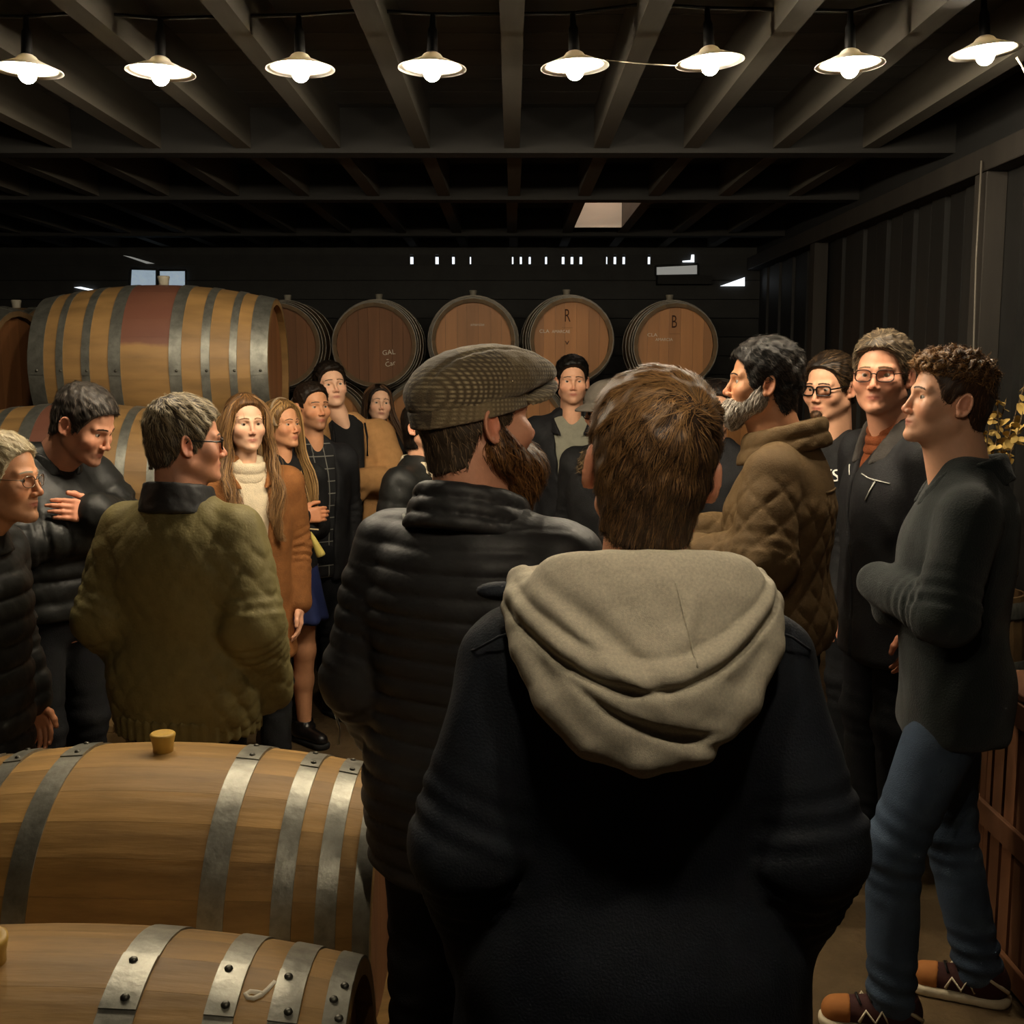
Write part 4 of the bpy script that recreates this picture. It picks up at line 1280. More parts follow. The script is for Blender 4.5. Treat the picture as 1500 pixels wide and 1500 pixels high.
m_frame_blk = mat('black_acetate', (.006, .006, .006), .25, spec=.5)
m_frame_brn = mat('dark_brown_acetate', lin((52, 30, 24)), .25, spec=.5)
m_wirefr = mat('thin_metal_frame', lin((120, 110, 96)), .3, metal=.9)
m_pipe = mat('white_piping', lin((215, 215, 205)), .6)
m_zip = mat('dark_zip', lin((60, 58, 54)), .4, metal=.6)
SH = (c_shoe, c_sole)

# ================================================================== the man in the grey hood
p = person(938, 573, 1.60, 180, 'man seen from behind in a dark navy coat with a heather-grey hood', hrot=178, pitch=4, roll=-7, hs=1.07, hvox=.0034, skin='ruddy', eyes=False,
           arms=([(.180, .012, 1.365), (.255, .055, 1.10), (.225, -.05, .88)], [(.180, .012, 1.365), (.255, .06, 1.10), (.225, -.05, .88)]), hands=(), trousers=c_dark, shoes=SH,
           face=dict(neck=.060),
           hair=dict(sdf=hair_sdf(.006, .014, [(-.12, .075), (-.08, .062), (-.05, .03), (-.036, -.02), (-.028, -.045), (-.010, -.04), (.000, .006), (.022, .008), (.034, -.040), (.055, -.088), (.10, -.098), (.14, -.098)], .004, 70),
                     n=15000, length=.058, seg=9, width=.00050, lift=.005, c1=(46, 31, 22), c2=(142, 106, 66), vox=.0045, jitter=.16, tipfree=.4, cb=(44, 30, 22),
                     flow=lambda H: flow_whorl(H, (-.034, .082, .074), .30, 0, .55),
                     colf=lambda q: -.25 + .55 * np.clip((q[:, 2] - .07) / .04, 0, 1) - .25 * np.clip((-q[:, 2] + .02) / .06, 0, 1) + .5 * np.clip((q[:, 0] - .035) / .04, 0, 1)),
           coat=[dict(name='coat', m=c_navy, h=.0085, inf=.040, hem=.60, flare=.05, sl=(1.0, 1.1, 1.2), wr=.005, wf=15, shk=.09, hip=.075)])
P13 = p
hp = v3(0, 0, 0)
def hood(P):
    x, y, z = P[:, 0], P[:, 1], P[:, 2]
    # hood bag lying on the back: wide at the shoulders, rounded below
    Q = np.stack([x, y, z], 1)
    d = ell(Q, (0, .115, 1.455), (.184, .102, .150))
    d = smin(d, ell(Q, (.005, .165, 1.365), (.136, .096, .092)), .06)
    # the rolled rim runs round its outer edge
    rim = [(.105, -.05, 1.500), (.176, .02, 1.498), (.185, .085, 1.475), (.172, .140, 1.425), (.140, .182, 1.365), (.085, .212, 1.315), (.015, .226, 1.294), (-.060, .220, 1.310), (-.125, .190, 1.362), (-.165, .145, 1.425), (-.178, .085, 1.478), (-.170, .02, 1.498), (-.100, -.05, 1.500)]
    rim2 = [(.175, .05, 1.512), (.158, .135, 1.470), (.118, .190, 1.432), (.055, .220, 1.405), (-.02, .228, 1.400), (-.09, .205, 1.425), (-.150, .145, 1.462), (-.172, .06, 1.50)]
    d = smin(d, chain(P, rim, [.020] * 5 + [.022] * 3 + [.020] * 5, .012), .030)
    d = smin(d, chain(P, rim2, [.012, .014, .014, .014, .014, .013, .012, .010], .012), .030)
    # soft folds sweeping across the bag from one shoulder
    m_ = np.clip((y - .10) / .06, 0, 1) * np.clip((1.54 - z) / .05, 0, 1)
    t_ = (z - 1.46) * .80 + (.08 - x) * .62
    d = d - .0060 * np.exp(-((t_ + .010) / .011) ** 2) * np.clip((x + .02) / .05, 0, 1) * m_
    d = d + .0050 * np.exp(-((t_ - .012) / .012) ** 2) * np.clip((x + .03) / .06, 0, 1) * m_
    t2 = (z - 1.34) * .90 - (x - .02) * .30
    d = d + .0055 * np.exp(-((t2 - .004) / .010) ** 2) * np.clip((.10 - x) / .05, 0, 1) * np.clip((x + .13) / .04, 0, 1) * m_
    t3 = (x + .045) + (z - 1.48) * .28
    d = d - .0050 * np.exp(-(t3 / .012) ** 2) * np.clip((z - 1.43) / .03, 0, 1) * m_
    d = d + .0022 * wob(P, 24, 1.0) * m_
    # the hem band: a U-shaped ridge with a crease under it, and a slack fold below
    mb = np.clip((y - .06) / .05, 0, 1)
    tu = z - (1.400 + 2.5 * (x - .015) ** 2)
    d = d - .0055 * np.exp(-((tu - .014) / .013) ** 2) * mb + .0070 * np.exp(-((tu + .007) / .0065) ** 2) * mb + .0028 * np.exp(-((tu - .034) / .005) ** 2) * mb
    tl = z - (1.338 + 2.2 * (x + .03) ** 2 + .15 * x)
    d = d + .0060 * np.exp(-(tl / .007) ** 2) * np.clip((.125 - x) / .05, 0, 1) * np.clip((x + .10) / .05, 0, 1) * mb
    # the neck opening
    d = smax(d, -cone(P, (0, .0, 1.44), (0, -.01, 1.75), .074, .085), .016)
    d = smax(d, z - 1.548 - .25 * (y - .08), .02)
    return d + .0012 * wob(P, 75)
ho = sdf_obj('hood', hood, (-.25, -.12, 1.22), (.25, .30, 1.62), .0045, c_hood, p['root'])
sp_ = np.array([(-.028 - .003 * k, .33, 1.53 - .013 * k) for k in range(9)])
for it in range(60): sp_[:, 1] -= np.clip(hood(sp_) - .0002, -.02, .05) * .7
tube('hood_seam', [tuple(v) for v in sp_], .0016, c_hood, ho, 5)
def lapel(P):
    return smax(ell(P, (.205, .045, 1.487), (.040, .022, .014)), -1 - P[:, 2], .01)
sdf_obj('collar_tip', lapel, (.14, 0, 1.45), (.27, .09, 1.52), .005, c_navy, p['root'])
for s in (1, -1):
    tube('shoulder_seam', [(s * .155, .118, 1.452), (s * .21, .105, 1.432), (s * .245, .075, 1.405), (s * .258, .02, 1.39)], .0022, c_navy, p['root'], 5)

# ================================================================== the bearded man in the flat cap
def cap_sdf(q):
    a = .16
    y = q[:, 1] * math.cos(a) - q[:, 2] * math.sin(a); z = q[:, 2] * math.cos(a) + q[:, 1] * math.sin(a)
    Q = np.stack([q[:, 0], y, z], 1)
    d = ell(Q, (0, .010, .058), (.096, .120, .074))
    d = smin(d, ell(Q, (0, -.070, .062), (.080, .085, .044)), .05)
    d = smin(d, ell(Q, (0, -.138, .046), (.042, .030, .017)), .04)
    # crown pinched where the panels meet
    d = d + .003 * np.exp(-(np.abs(np.abs(Q[:, 0]) - .045) / .004) ** 2) * (Q[:, 2] > .05)
    d = smax(d, .030 - Q[:, 2] + .10 * np.clip(-Q[:, 1] - .06, 0, 1), .012)
    return d + .0014 * wob(q, 80)
def band_sdf(q):
    a = .16
    y = q[:, 1] * math.cos(a) - q[:, 2] * math.sin(a); z = q[:, 2] * math.cos(a) + q[:, 1] * math.sin(a)
    r = np.sqrt((q[:, 0] / .0865) ** 2 + ((y - .010) / .112) ** 2)
    return smax(np.abs((r - 1) * .09) - .005, np.abs(z - .024) - .017, .004)
def brim_sdf(q):
    a = .16
    y = q[:, 1] * math.cos(a) - q[:, 2] * math.sin(a); z = q[:, 2] * math.cos(a) + q[:, 1] * math.sin(a)
    zz = z - .034 + .30 * (q[:, 0] / .09) ** 2 * .09
    r = np.sqrt((q[:, 0] / .082) ** 2 + ((y + .085) / .082) ** 2)
    return smax(smax((r - 1) * .08, np.abs(zz) - .0045, .004), y + .07, .006)
m_tweed = bpy.data.materials.new('tweed_check'); m_tweed.use_nodes = True
nt = m_tweed.node_tree; N = nt.nodes; L = nt.links; b = N['Principled BSDF']; b.inputs['Roughness'].default_value = .95
b.inputs['Sheen Weight'].default_value = .25; b.inputs['Specular IOR Level'].default_value = .2
tc = N.new('ShaderNodeTexCoord')
def wave(axis, scale, dist=0.6):
    w = N.new('ShaderNodeTexWave'); w.bands_direction = axis; w.inputs['Scale'].default_value = scale; w.inputs['Distortion'].default_value = dist
    L.new(tc.outputs['Object'], w.inputs[0]); return w.outputs['Fac']
w1, w2 = wave('Y', 38), wave('Z', 38)
def math_(op, a, b_):
    m = N.new('ShaderNodeMath'); m.operation = op
    for i, v in enumerate((a, b_)):
        if isinstance(v, (int, float)): m.inputs[i].default_value = v
        else: L.new(v, m.inputs[i])
    return m.outputs[0]
fine_ = math_('MULTIPLY', w1, w2)
vo = N.new('ShaderNodeTexVoronoi'); vo.inputs['Scale'].default_value = 13; L.new(tc.outputs['Object'], vo.inputs['Vector'])
sv = N.new('ShaderNodeSeparateColor'); L.new(vo.outputs['Color'], sv.inputs[0])
mx1 = N.new('ShaderNodeMix'); mx1.data_type = 'RGBA'; mx1.inputs[6].default_value = lin((70, 58, 44)) + (1,); mx1.inputs[7].default_value = lin((128, 112, 84)) + (1,)
L.new(sv.outputs[0], mx1.inputs[0])
mx2 = N.new('ShaderNodeMix'); mx2.data_type = 'RGBA'; L.new(mx1.outputs[2], mx2.inputs[6]); mx2.inputs[7].default_value = lin((176, 160, 126)) + (1,)
L.new(math_('MULTIPLY', fine_, math_('MULTIPLY', sv.outputs[1], 1.1)), mx2.inputs[0])
nz = N.new('ShaderNodeTexNoise'); nz.inputs['Scale'].default_value = 350; L.new(tc.outputs['Object'], nz.inputs[0])
bp = N.new('ShaderNodeBump'); bp.inputs['Strength'].default_value = .6; bp.inputs['Distance'].default_value = .004
L.new(nz.outputs[0], bp.inputs['Height']); L.new(bp.outputs[0], b.inputs['Normal']); L.new(mx2.outputs[2], b.inputs['Base Color'])

def head_part(p, name, f, h, m, lo=(-.14, -.22, -.25), hi=(.14, .16, .18)):
    H = p['H']
    cs = np.array([[x, y, z] for x in (lo[0], hi[0]) for y in (lo[1], hi[1]) for z in (lo[2], hi[2])])
    W_ = H.fro(cs)
    return sdf_obj(name, lambda P: f(H.to(P)) * H.s, W_.min(0), W_.max(0), h, m, p['root'])
def beard(p, f, n=1500, length=.04, seg=6, width=.0011, c1=(60, 40, 24), c2=(130, 88, 50), lift=.006, jitter=.3, seed=5, vox=.0045, cb=None, zlo=-.27):
    return make_hair(p, sdf=f, n=n, length=length, seg=seg, width=width, lift=lift, c1=c1, c2=c2, flow=lambda H: flow_dir(H, (0, -.25, -1)), vox=vox, jitter=jitter,
                     tipfree=.7, seed=seed, name='beard', cb=cb, zlo=zlo, zhi=.03)
def beard_sdf(drop=.05, t=.012, top=-.02, bulk=1.0):
    def f(q):
        a = q.copy(); a[:, 0] = np.abs(a[:, 0])
        d = cone(a, (.055, -.008, -.055), (.012, -.080, -.104), .021 + t * .6, .020 + t)
        d = smin(d, cone(q, (0, -.082, -.10), (0, -.075, -.105 - drop), .026 * bulk + t, .012 * bulk + t * .4), .04)
        d = smin(d, ell(q, (0, -.085, -.064), (.030, .017 + t * .3, .012)), .012)
        d = smin(d, cone(a, (.068, -.008, -.02), (.058, -.02, -.07), .007 + t * .3, .012 + t * .6), .02)
        d = smax(d, -ell(q, (0, -.105, -.071), (.020, .016, .0055)), .004)      # lips
        d = smax(d, q[:, 2] - (top - .35 * np.clip(-q[:, 1] - .01, 0, .09)), .008)
        return d + .0025 * wob(q, 110)
    return f
p = person(696, 529, 2.15, 152, 'bearded man in a tweed flat cap and black quilted jacket with stand-up collar', hrot=118, pitch=3, hs=1.06, hvox=.0034, skin='ruddy', eyes=True,
           brow=(70, 48, 30), arms=([(.185, .012, 1.392), (.235, .045, 1.13), (.205, -.06, .93)], [(.185, .0, 1.392), (.25, .0, 1.13), (.235, -.11, .90)]), trousers=c_dark, shoes=SH, trinf=.022, legs=[((.10, .012, .90), (.120, -.005, .50), (.125, .03, .085)), ((-.088, .012, .90), (-.098, -.005, .50), (-.105, .03, .085))], face=dict(neck=.064, fat=.006, nose=1.05),
           hair=dict(sdf=hair_sdf(.006, 0, [(-.12, .09), (-.08, .075), (-.05, .045), (-.036, .0), (-.028, -.045), (-.006, -.045), (.000, .012), (.024, .014), (.034, -.036), (.055, -.085), (.10, -.095), (.14, -.095)], .002, 90),
                     n=2600, length=.026, seg=5, width=.0008, lift=.003, c1=(56, 46, 36), c2=(120, 100, 78), cb=(60, 50, 40)),
           coat=[dict(name='jacket', m=c_quiltblk, h=.0056, inf=.040, hem=.76, bw=1.04, sl=(.95, 1.02, 1.02), wr=.0022, wf=18, pat=pat_rows(.042, .36), pamp=.0105, belly=.02)])
P10 = p
beard(p, beard_sdf(.075, .016, .0), n=3200, length=.062, seg=7, width=.0009, c1=(58, 38, 22), c2=(150, 104, 58), lift=.010, cb=(64, 42, 26))
cp = head_part(p, 'flat_cap', cap_sdf, .0045, m_tweed); hb = head_part(p, 'cap_band', band_sdf, .004, m_tweed); bb = head_part(p, 'cap_brim', brim_sdf, .004, m_tweed)
hb.parent = cp; bb.parent = cp
sdf_obj('collar', collar_sdf(.092, .098, 1.435, 1.530, .008, .015, .28, folds=3, flare=.30), (-.19, -.17, 1.36), (.19, .19, 1.62), .005, c_quiltblk, p['root'])
tube('zip_pull', [(.100, .104, 1.487), (.093, .112, 1.466)], .0035, m_pipe, p['root'], 6)
# pale drawcord hanging from the jacket's side
tube('drawcord', [(.322, .05, 1.20), (.330, .05, 1.14), (.328, .05, 1.09), (.318, .05, 1.05), (.306, .05, 1.01), (.309, .05, .975)], .003, m_pipe, p['root'], 6)

# ================================================================== the man in the olive jacket
p = person(262, 592, 3.15, 168, 'grey-haired man in an olive quilted jacket, turned to show black glasses', hrot=116, pitch=-2, hs=1.05, hvox=.0038, skin='ruddy', red=1.2,
           arms=([(.18, .012, 1.385), (.240, .06, 1.12), (.20, -.09, .92)], [(.18, .012, 1.385), (.245, .055, 1.12), (.225, -.09, .88)]), trousers=c_dark, shoes=SH, face=dict(neck=.064, fat=.005, nose=1.1, jaw=1.02), brow=(110, 100, 88),
           hair=dict(sdf=hair_sdf(.008, .012, LINE, .005, 70), n=3200, length=.045, seg=6, width=.0010, lift=.006, c1=(62, 54, 46), c2=(168, 154, 126), cb=(72, 63, 53), jitter=.22,
                     flow=lambda H: flow_whorl(H, (.0, .05, .10), .35, 0, .3), colf=lambda q: .55 * np.clip((q[:, 2] - .03) / .05, 0, 1) - .35 * np.clip((.02 - q[:, 2]) / .05, 0, 1)),
           coat=[dict(name='jacket', m=c_olive, h=.0075, inf=.045, hem=.79, bw=1.10, sl=(.96, 1.1, 1.1), wr=.0035, wf=17, pat=pat_cells(.062), pamp=.009, belly=.03, patmask=lambda P: .35 + .65 * np.clip((np.abs(P[:, 0]) - .12) / .06, 0, 1))])
glasses(p['H'], p['root'], m_frame_blk, .0028, .0255, .0165, 3.5)
sdf_obj('collar', collar_sdf(.092, .098, 1.44, 1.535, .010, .02, .20, flare=.2), (-.18, -.16, 1.38), (.18, .18, 1.60), .0055, c_quiltblk, p['root'])
sdf_obj('waistband', lambda P: smax(np.abs(loft(P, torso_keys(.040, .74, 0, 1.2, 1.06))) - .010, np.abs(P[:, 2] - .80) - .035, .006) + .003 * np.sin(np.arctan2(P[:, 0], P[:, 1]) * 40),
        (-.30, -.28, .74), (.30, .28, .86), .008, c_olive, p['root'])

# ================================================================== the white-haired man at the left edge
p = person(20, 634, 3.0, 80, 'white-haired man in thin glasses and a black puffer jacket, in profile', hrot=84, pitch=-2, hs=1.08, hvox=.0036, skin='tan', dx=-.15, pivot=(0, -.115, 1.505), arms=('hang', 'hang'), trousers=c_dark, shoes=SH,
           face=dict(neck=.062, nose=1.12, fat=.004, chin=.004), brow=(170, 160, 140), stub=.15, stubcol=(150, 130, 110),
           hair=dict(sdf=hair_sdf(.007, .010, line_shift(LINE, .002, .004), .004, 80), n=2600, length=.034, seg=5, width=.0010, lift=.004, c1=(170, 156, 124), c2=(236, 224, 192), cb=(176, 160, 128)),
           coat=[dict(name='puffer_jacket', m=c_blkp, h=.009, inf=.036, hem=.72, sl=(.95, 1.05, 1.05), pat=pat_rows(.075), pamp=.012, wr=.003)])
glasses(p['H'], p['root'], m_wirefr, .0012, .023, .016, 2.4)
sdf_obj('collar', collar_sdf(.096, .104, 1.43, 1.535, .018, .012, .15, flare=.25), (-.2, -.18, 1.37), (.2, .2, 1.6), .006, c_blkp, p['root'])

# ================================================================== the man looking down with folded arms
p = person(92, 540, 3.85, 62, 'dark-haired man looking down with folded arms, in a black puffer jacket', hrot=76, pitch=-26, hs=1.04, skin='ruddy', pivot=(0, -.085, 1.475), dx=-.06, arms=([(.18, .0, 1.385), (.235, -.085, 1.215), (-.02, -.235, 1.285)], [(.18, .0, 1.385), (.235, -.08, 1.20), (-.02, -.195, 1.225)]), trousers=c_dark, shoes=SH,
           hands=((1, (-.95, .15, .25), (-.1, -1, .2), (0, -.2, 1), .35), (-1, (.9, .1, .3), (.1, -1, .1), (0, 0, 1), .3)), stub=.35, stubcol=(120, 96, 84), face=dict(neck=.060, nose=1.05), brow=(40, 34, 30),
           hair=dict(sdf=hair_sdf(.007, .012, LINE, .004, 80), n=2200, length=.036, seg=5, width=.0010, lift=.005, c1=(36, 32, 30), c2=(110, 100, 90), cb=(48, 44, 40),
                     colf=lambda q: -.25 + .5 * np.clip((.05 - q[:, 2]) / .05, 0, 1)),
           coat=[dict(name='puffer_jacket', m=c_blkp, h=.010, inf=.038, hem=.90, sl=(.95, 1.0, 1.0), pat=pat_rows(.075), pamp=.014, wr=.004, patmask=lambda P: np.clip((1.12 - P[:, 2]) / .05, 0, 1))])
sdf_obj('collar', collar_sdf(.092, .096, 1.43, 1.50, .014, .015, .2, gap=(.02, .05)), (-.18, -.16, 1.36), (.18, .18, 1.58), .007, c_blkp, p['root'])

# ================================================================== the women and men by the stacked barrels
def turtleneck(p, m, z0=1.42, z1=1.505, rx=.068, ry=.070, h=.005, folds=2):
    return sdf_obj('turtleneck', collar_sdf(rx, ry, z0, z1, .011, .010, .18, folds=folds, flare=.10), (-.14, -.14, z0 - .06), (.14, .15, z1 + .05), h, m, p['root'])
FEM = dict(jaw=.88, nose=.86, brow=.7, lips=1.15, neck=.047, arch=1.3, browthick=.8)
p = person(358, 580, 4.42, 28, 'woman with long wavy fair hair in a brown suede coat and cream turtleneck', hrot=30, hs=.98, skin='pale', arms=('slim', 'slim'), hands=((1, None, (.9, -.2, 0), (0, -1, 0), .4),), trousers=c_dark, shoes=SH, face=FEM, brow=(120, 84, 52), lipcol=(186, 110, 96),
           hair=dict(sdf=hair_sdf(.010, .006, [(-.13, .115), (-.10, .106), (-.085, .098), (-.070, .080), (-.054, .045), (-.044, -.01), (-.036, -.11), (.14, -.12)], .003, 60), n=1500, length=.06, seg=6, width=.0012, lift=.003,
                     c1=(78, 52, 30), c2=(150, 108, 62), cb=(80, 56, 34), flow=lambda H: flow_whorl(H, (0, -.01, .13), .9, 0, 0)),
           coat=[dict(name='shirt', m=c_cream, h=.011, inf=.010, hem=.85, sleeves=False),
                 dict(name='coat', m=c_suede, h=.009, inf=.034, hem=.62, flare=.02, bw=.94, vcut=(.66, 1.50, .022, .075), wr=.004, wf=14)])
turtleneck(p, c_cream)
gs = []
for s in (1, -1):
    for k in range(9):
        a = k / 8
        x0 = .070 * s; y0 = -.045 + .085 * a
        gs.append([(s * .022, -.045 + .07 * a, 1.772), (s * (.070), y0, 1.725 - .02 * a), (s * (.088 + .01 * a), y0 - .004, 1.62), (s * (.098 + .012 * a), -.05 + .06 * a, 1.50), (s * (.108 - .02 * a), -.13 + .06 * a, 1.40), (s * (.095 - .03 * a), -.155 + .02 * a, 1.29), (s * (.088 + .02 * a), -.155, 1.16 + .05 * random.random())])
lock_hair(p, gs, 60, .013, .011, 3.8, .0013, (84, 58, 36), (176, 134, 86), 24)
sdf_obj('collar', collar_sdf(.088, .094, 1.425, 1.50, .010, .012, .30, gap=(.045, .05), flare=.35), (-.19, -.17, 1.34), (.19, .18, 1.58), .0065, c_suede, p['root'])

p = person(411, 587, 4.98, 40, 'woman with straight blonde hair and a headband, in a black top and blue skirt', hrot=56, pitch=3, hs=.97, skin='tan', arms=([(.175, .005, 1.385), (.205, .02, 1.13), (.03, -.17, 1.15)], [(.175, .005, 1.385), (.205, .01, 1.14), (.0, -.185, 1.22)]), hands=((-1, (.8, -.4, .1), (0, -1, .2), (0, 0, 1), .7),), shoes=SH, legskin=True, face=FEM, brow=(70, 48, 32),
           hair=dict(sdf=hair_sdf(.010, .006, [(-.13, .115), (-.10, .106), (-.085, .098), (-.070, .080), (-.054, .045), (-.044, -.01), (-.036, -.11), (.14, -.12)], .003, 60), n=1300, length=.06, seg=6, width=.0013, lift=.003,
                     c1=(92, 66, 38), c2=(178, 138, 84), cb=(96, 70, 42), flow=lambda H: flow_whorl(H, (0, -.01, .13), .9, 0, 0)),
           coat=[dict(name='top', m=c_blk, h=.011, inf=.016, hem=.88, bw=.92, wr=.003)])
gs = []
for s in (1, -1):
    for k in range(8):
        a = k / 7
        gs.append([(s * .022, -.045 + .07 * a, 1.772), (.070 * s, -.04 + .085 * a, 1.725 - .02 * a), (s * .086, -.04 + .085 * a, 1.62), (s * (.094 + .01 * a), -.05 + .06 * a, 1.50), (s * (.10 - .02 * a), -.13 + .06 * a, 1.39), (s * (.085 - .01 * a), -.165 + .02 * a, 1.27), (s * (.075 + .01 * a), -.165, 1.17)])
lock_hair(p, gs, 34, .012, .002, 1.2, .0016, (110, 80, 46), (200, 158, 100), 14)
head_part(p, 'headband', lambda q: smax(np.abs(ell(q, (0, .012, .030), (.0765, .099, .088)) - .017) - .004, np.abs(q[:, 1] + .012 - .25 * (q[:, 2] - .1)) - .009, .003), .0045, mat('pale_headband', lin((150, 130, 104)), .8), (-.12, -.1, -.0), (.12, .1, .16))
sdf_obj('skirt', lambda P: loft(P, [(.66, 0, 0, .215, .165, .165), (.80, 0, .005, .192, .140, .155), (.92, 0, .01, .178, .125, .140), (1.02, 0, .005, .155, .112, .115)]) + .008 * np.sin(np.arctan2(P[:, 0], P[:, 1]) * 9) * np.clip((.95 - P[:, 2]) * 3, 0, 1),
        (-.27, -.23, .62), (.27, .23, 1.06), .009, c_blue, p['root'])

MALE = dict(jaw=1.04, nose=1.0, neck=.058)
p = person(456, 563, 5.40, 34, 'short-haired man in a black checked shirt and open dark jacket', hrot=40, pitch=2, hs=1.0, skin='tan', stub=.5, stubcol=(84, 60, 46), arms=('slim', 'slim'), trousers=c_dark, shoes=SH, face=MALE, brow=(36, 26, 20),
           hair=dict(sdf=hair_sdf(.003, .012, line_shift(LINE, 0, .004), .004, 90, front=.004), n=1200, length=.018, seg=4, width=.0012, lift=.003, c1=(34, 26, 20), c2=(60, 46, 34)),
           coat=[dict(name='shirt', m=None, h=.012, inf=.012, hem=.78, sleeves=False), dict(name='jacket', m=c_blk2, h=.011, inf=.030, hem=.76, vcut=(1.0, 1.48, .055, .085), wr=.004, wf=16)])
m_check = bpy.data.materials.new('windowpane_check'); m_check.use_nodes = True
nt = m_check.node_tree; N = nt.nodes; L = nt.links; b = N['Principled BSDF']; b.inputs['Roughness'].default_value = .9
tc = N.new('ShaderNodeTexCoord'); wa = wave('X', 5.0, 0); wb_ = wave('Z', 5.0, 0)
g1 = math_('GREATER_THAN', math_('MAXIMUM', wa, wb_), .985)
mxx = N.new('ShaderNodeMix'); mxx.data_type = 'RGBA'; mxx.inputs[6].default_value = lin((24, 24, 26)) + (1,); mxx.inputs[7].default_value = lin((120, 120, 112)) + (1,)
L.new(g1, mxx.inputs[0]); L.new(mxx.outputs[2], b.inputs['Base Color'])
p['shirt'].data.materials.append(m_check)
sdf_obj('collar', collar_sdf(.072, .076, 1.44, 1.495, .007, .012, .25, gap=(.012, .05)), (-.14, -.14, 1.38), (.14, .15, 1.56), .006, m_check, p['root'])

p = person(483, 533, 5.9, 22, 'tall man with folded arms in a tan coat over a black shirt', hrot=24, pitch=8, roll=-4, hs=.98, skin='pale', pivot=(-.06, .0, 1.53), dx=.07, arms=('fold_u', 'fold_l'), trousers=c_dark, shoes=SH, face=dict(jaw=1.0, neck=.054), brow=(60, 44, 32),
           hair=dict(sdf=hair_sdf(.004, .016, LINE, .005, 80, front=.006), n=1100, length=.026, seg=4, width=.0013, lift=.004, c1=(24, 19, 15), c2=(56, 42, 30)),
           coat=[dict(name='shirt', m=c_blk, h=.013, inf=.008, hem=.80, sleeves=False), dict(name='coat', m=c_tan, h=.010, inf=.034, hem=.60, flare=.03, sl=(1.1, 1.12, 1.05), vcut=(.70, 1.50, .05, .095), wr=.004, wf=15)])
for s in (1, -1):
    tube('coat_edge', [(s * .085, -.105, 1.47), (s * .086, -.150, 1.40), (s * .082, -.160, 1.30)], .006, c_blk2, p['root'], 5)

p = person(553, 563, 6.45, 8, 'woman with long dark hair in a black coat, looking up', hrot=16, pitch=5, roll=4, hs=.95, skin='pale', arms=('hang', 'hang'), trousers=c_dark, shoes=SH, face=FEM, brow=(36, 26, 20), lipcol=(150, 80, 72),
           hair=dict(sdf=hair_sdf(.008, .004, [(-.13, .115), (-.10, .106), (-.085, .098), (-.070, .080), (-.054, .045), (-.044, -.01), (-.036, -.11), (.14, -.12)], .002, 60), n=900, length=.06, seg=5, width=.0014, lift=.003, c1=(22, 17, 14), c2=(56, 40, 28),
                     flow=lambda H: flow_whorl(H, (0, -.01, .13), .9, 0, 0)),
           coat=[dict(name='coat', m=c_blk, h=.012, inf=.028, hem=.60, bw=.92, wr=.004)])
gs = []
for s, e in ((1, .05), (-1, -.0)):
    for k in range(6):
        a = k / 5
        gs.append([(s * .022, -.045 + .07 * a, 1.770), (.068 * s, -.03 + .08 * a, 1.72), (s * .084, -.02 + .07 * a, 1.60), (s * (.10 + e * .5), -.04 + .06 * a, 1.50), (s * (.13 + e), -.10 + .06 * a, 1.38), (s * (.15 + e * 1.4), -.13 + .02 * a, 1.24)])
lock_hair(p, gs, 26, .012, .003, 1.2, .0018, (26, 19, 15), (104, 74, 48), 12)
sdf_obj('collar', collar_sdf(.066, .070, 1.43, 1.50, .010, .012, .2), (-.14, -.14, 1.37), (.14, .15, 1.56), .007, c_blk, p['root'])

p = person(618, 590, 4.95, 62, 'dark-haired woman in a black jacket with pale collar, behind the flat-cap man', hrot=62, hs=.96, skin='fair', arms=('hang', 'hang'), trousers=c_dark, shoes=SH, face=FEM, brow=(36, 26, 20),
           hair=dict(sdf=hair_sdf(.010, .006, [(-.13, .115), (-.10, .106), (-.085, .098), (-.070, .080), (-.054, .045), (-.044, -.01), (-.036, -.11), (.14, -.12)], .003, 60), n=700, length=.06, seg=5, width=.0015, lift=.003, c1=(18, 14, 12), c2=(42, 32, 24),
                     flow=lambda H: flow_whorl(H, (0, -.01, .13), .9, 0, 0)),
           coat=[dict(name='jacket', m=c_blkp, h=.012, inf=.034, hem=.80, bw=.94, pat=pat_rows(.09), pamp=.008)])
sdf_obj('collar', collar_sdf(.074, .080, 1.43, 1.505, .012, .012, .2, flare=.3), (-.16, -.15, 1.37), (.16, .16, 1.56), .007, c_cream, p['root'])

# ================================================================== people before the barrel ends
p = person(838, 526, 6.0, -2, 'dark-haired man facing the room in a black coat over a grey T-shirt', hrot=1, hs=1.0, skin='fair', stub=.25, stubcol=(90, 70, 60), arms=('hang', 'hang'), trousers=c_dark, shoes=SH, face=MALE, brow=(24, 18, 15),
           hair=dict(sdf=hair_sdf(.004, .020, LINE, .004, 80, front=.008), n=1200, length=.026, seg=4, width=.0013, lift=.004, c1=(16, 13, 11), c2=(40, 32, 26)),
           coat=[dict(name='tshirt', m=c_grey, h=.012, inf=.010, hem=.80, sleeves=False, top=1.49), dict(name='coat', m=c_blk2, h=.011, inf=.034, hem=.62, flare=.02, vcut=(.95, 1.50, .05, .105), wr=.004)])
sdf_obj('collar', collar_sdf(.095, .100, 1.42, 1.50, .011, .012, .30, gap=(.055, .05), flare=.35), (-.2, -.17, 1.33), (.2, .18, 1.58), .0075, c_blk2, p['root'])
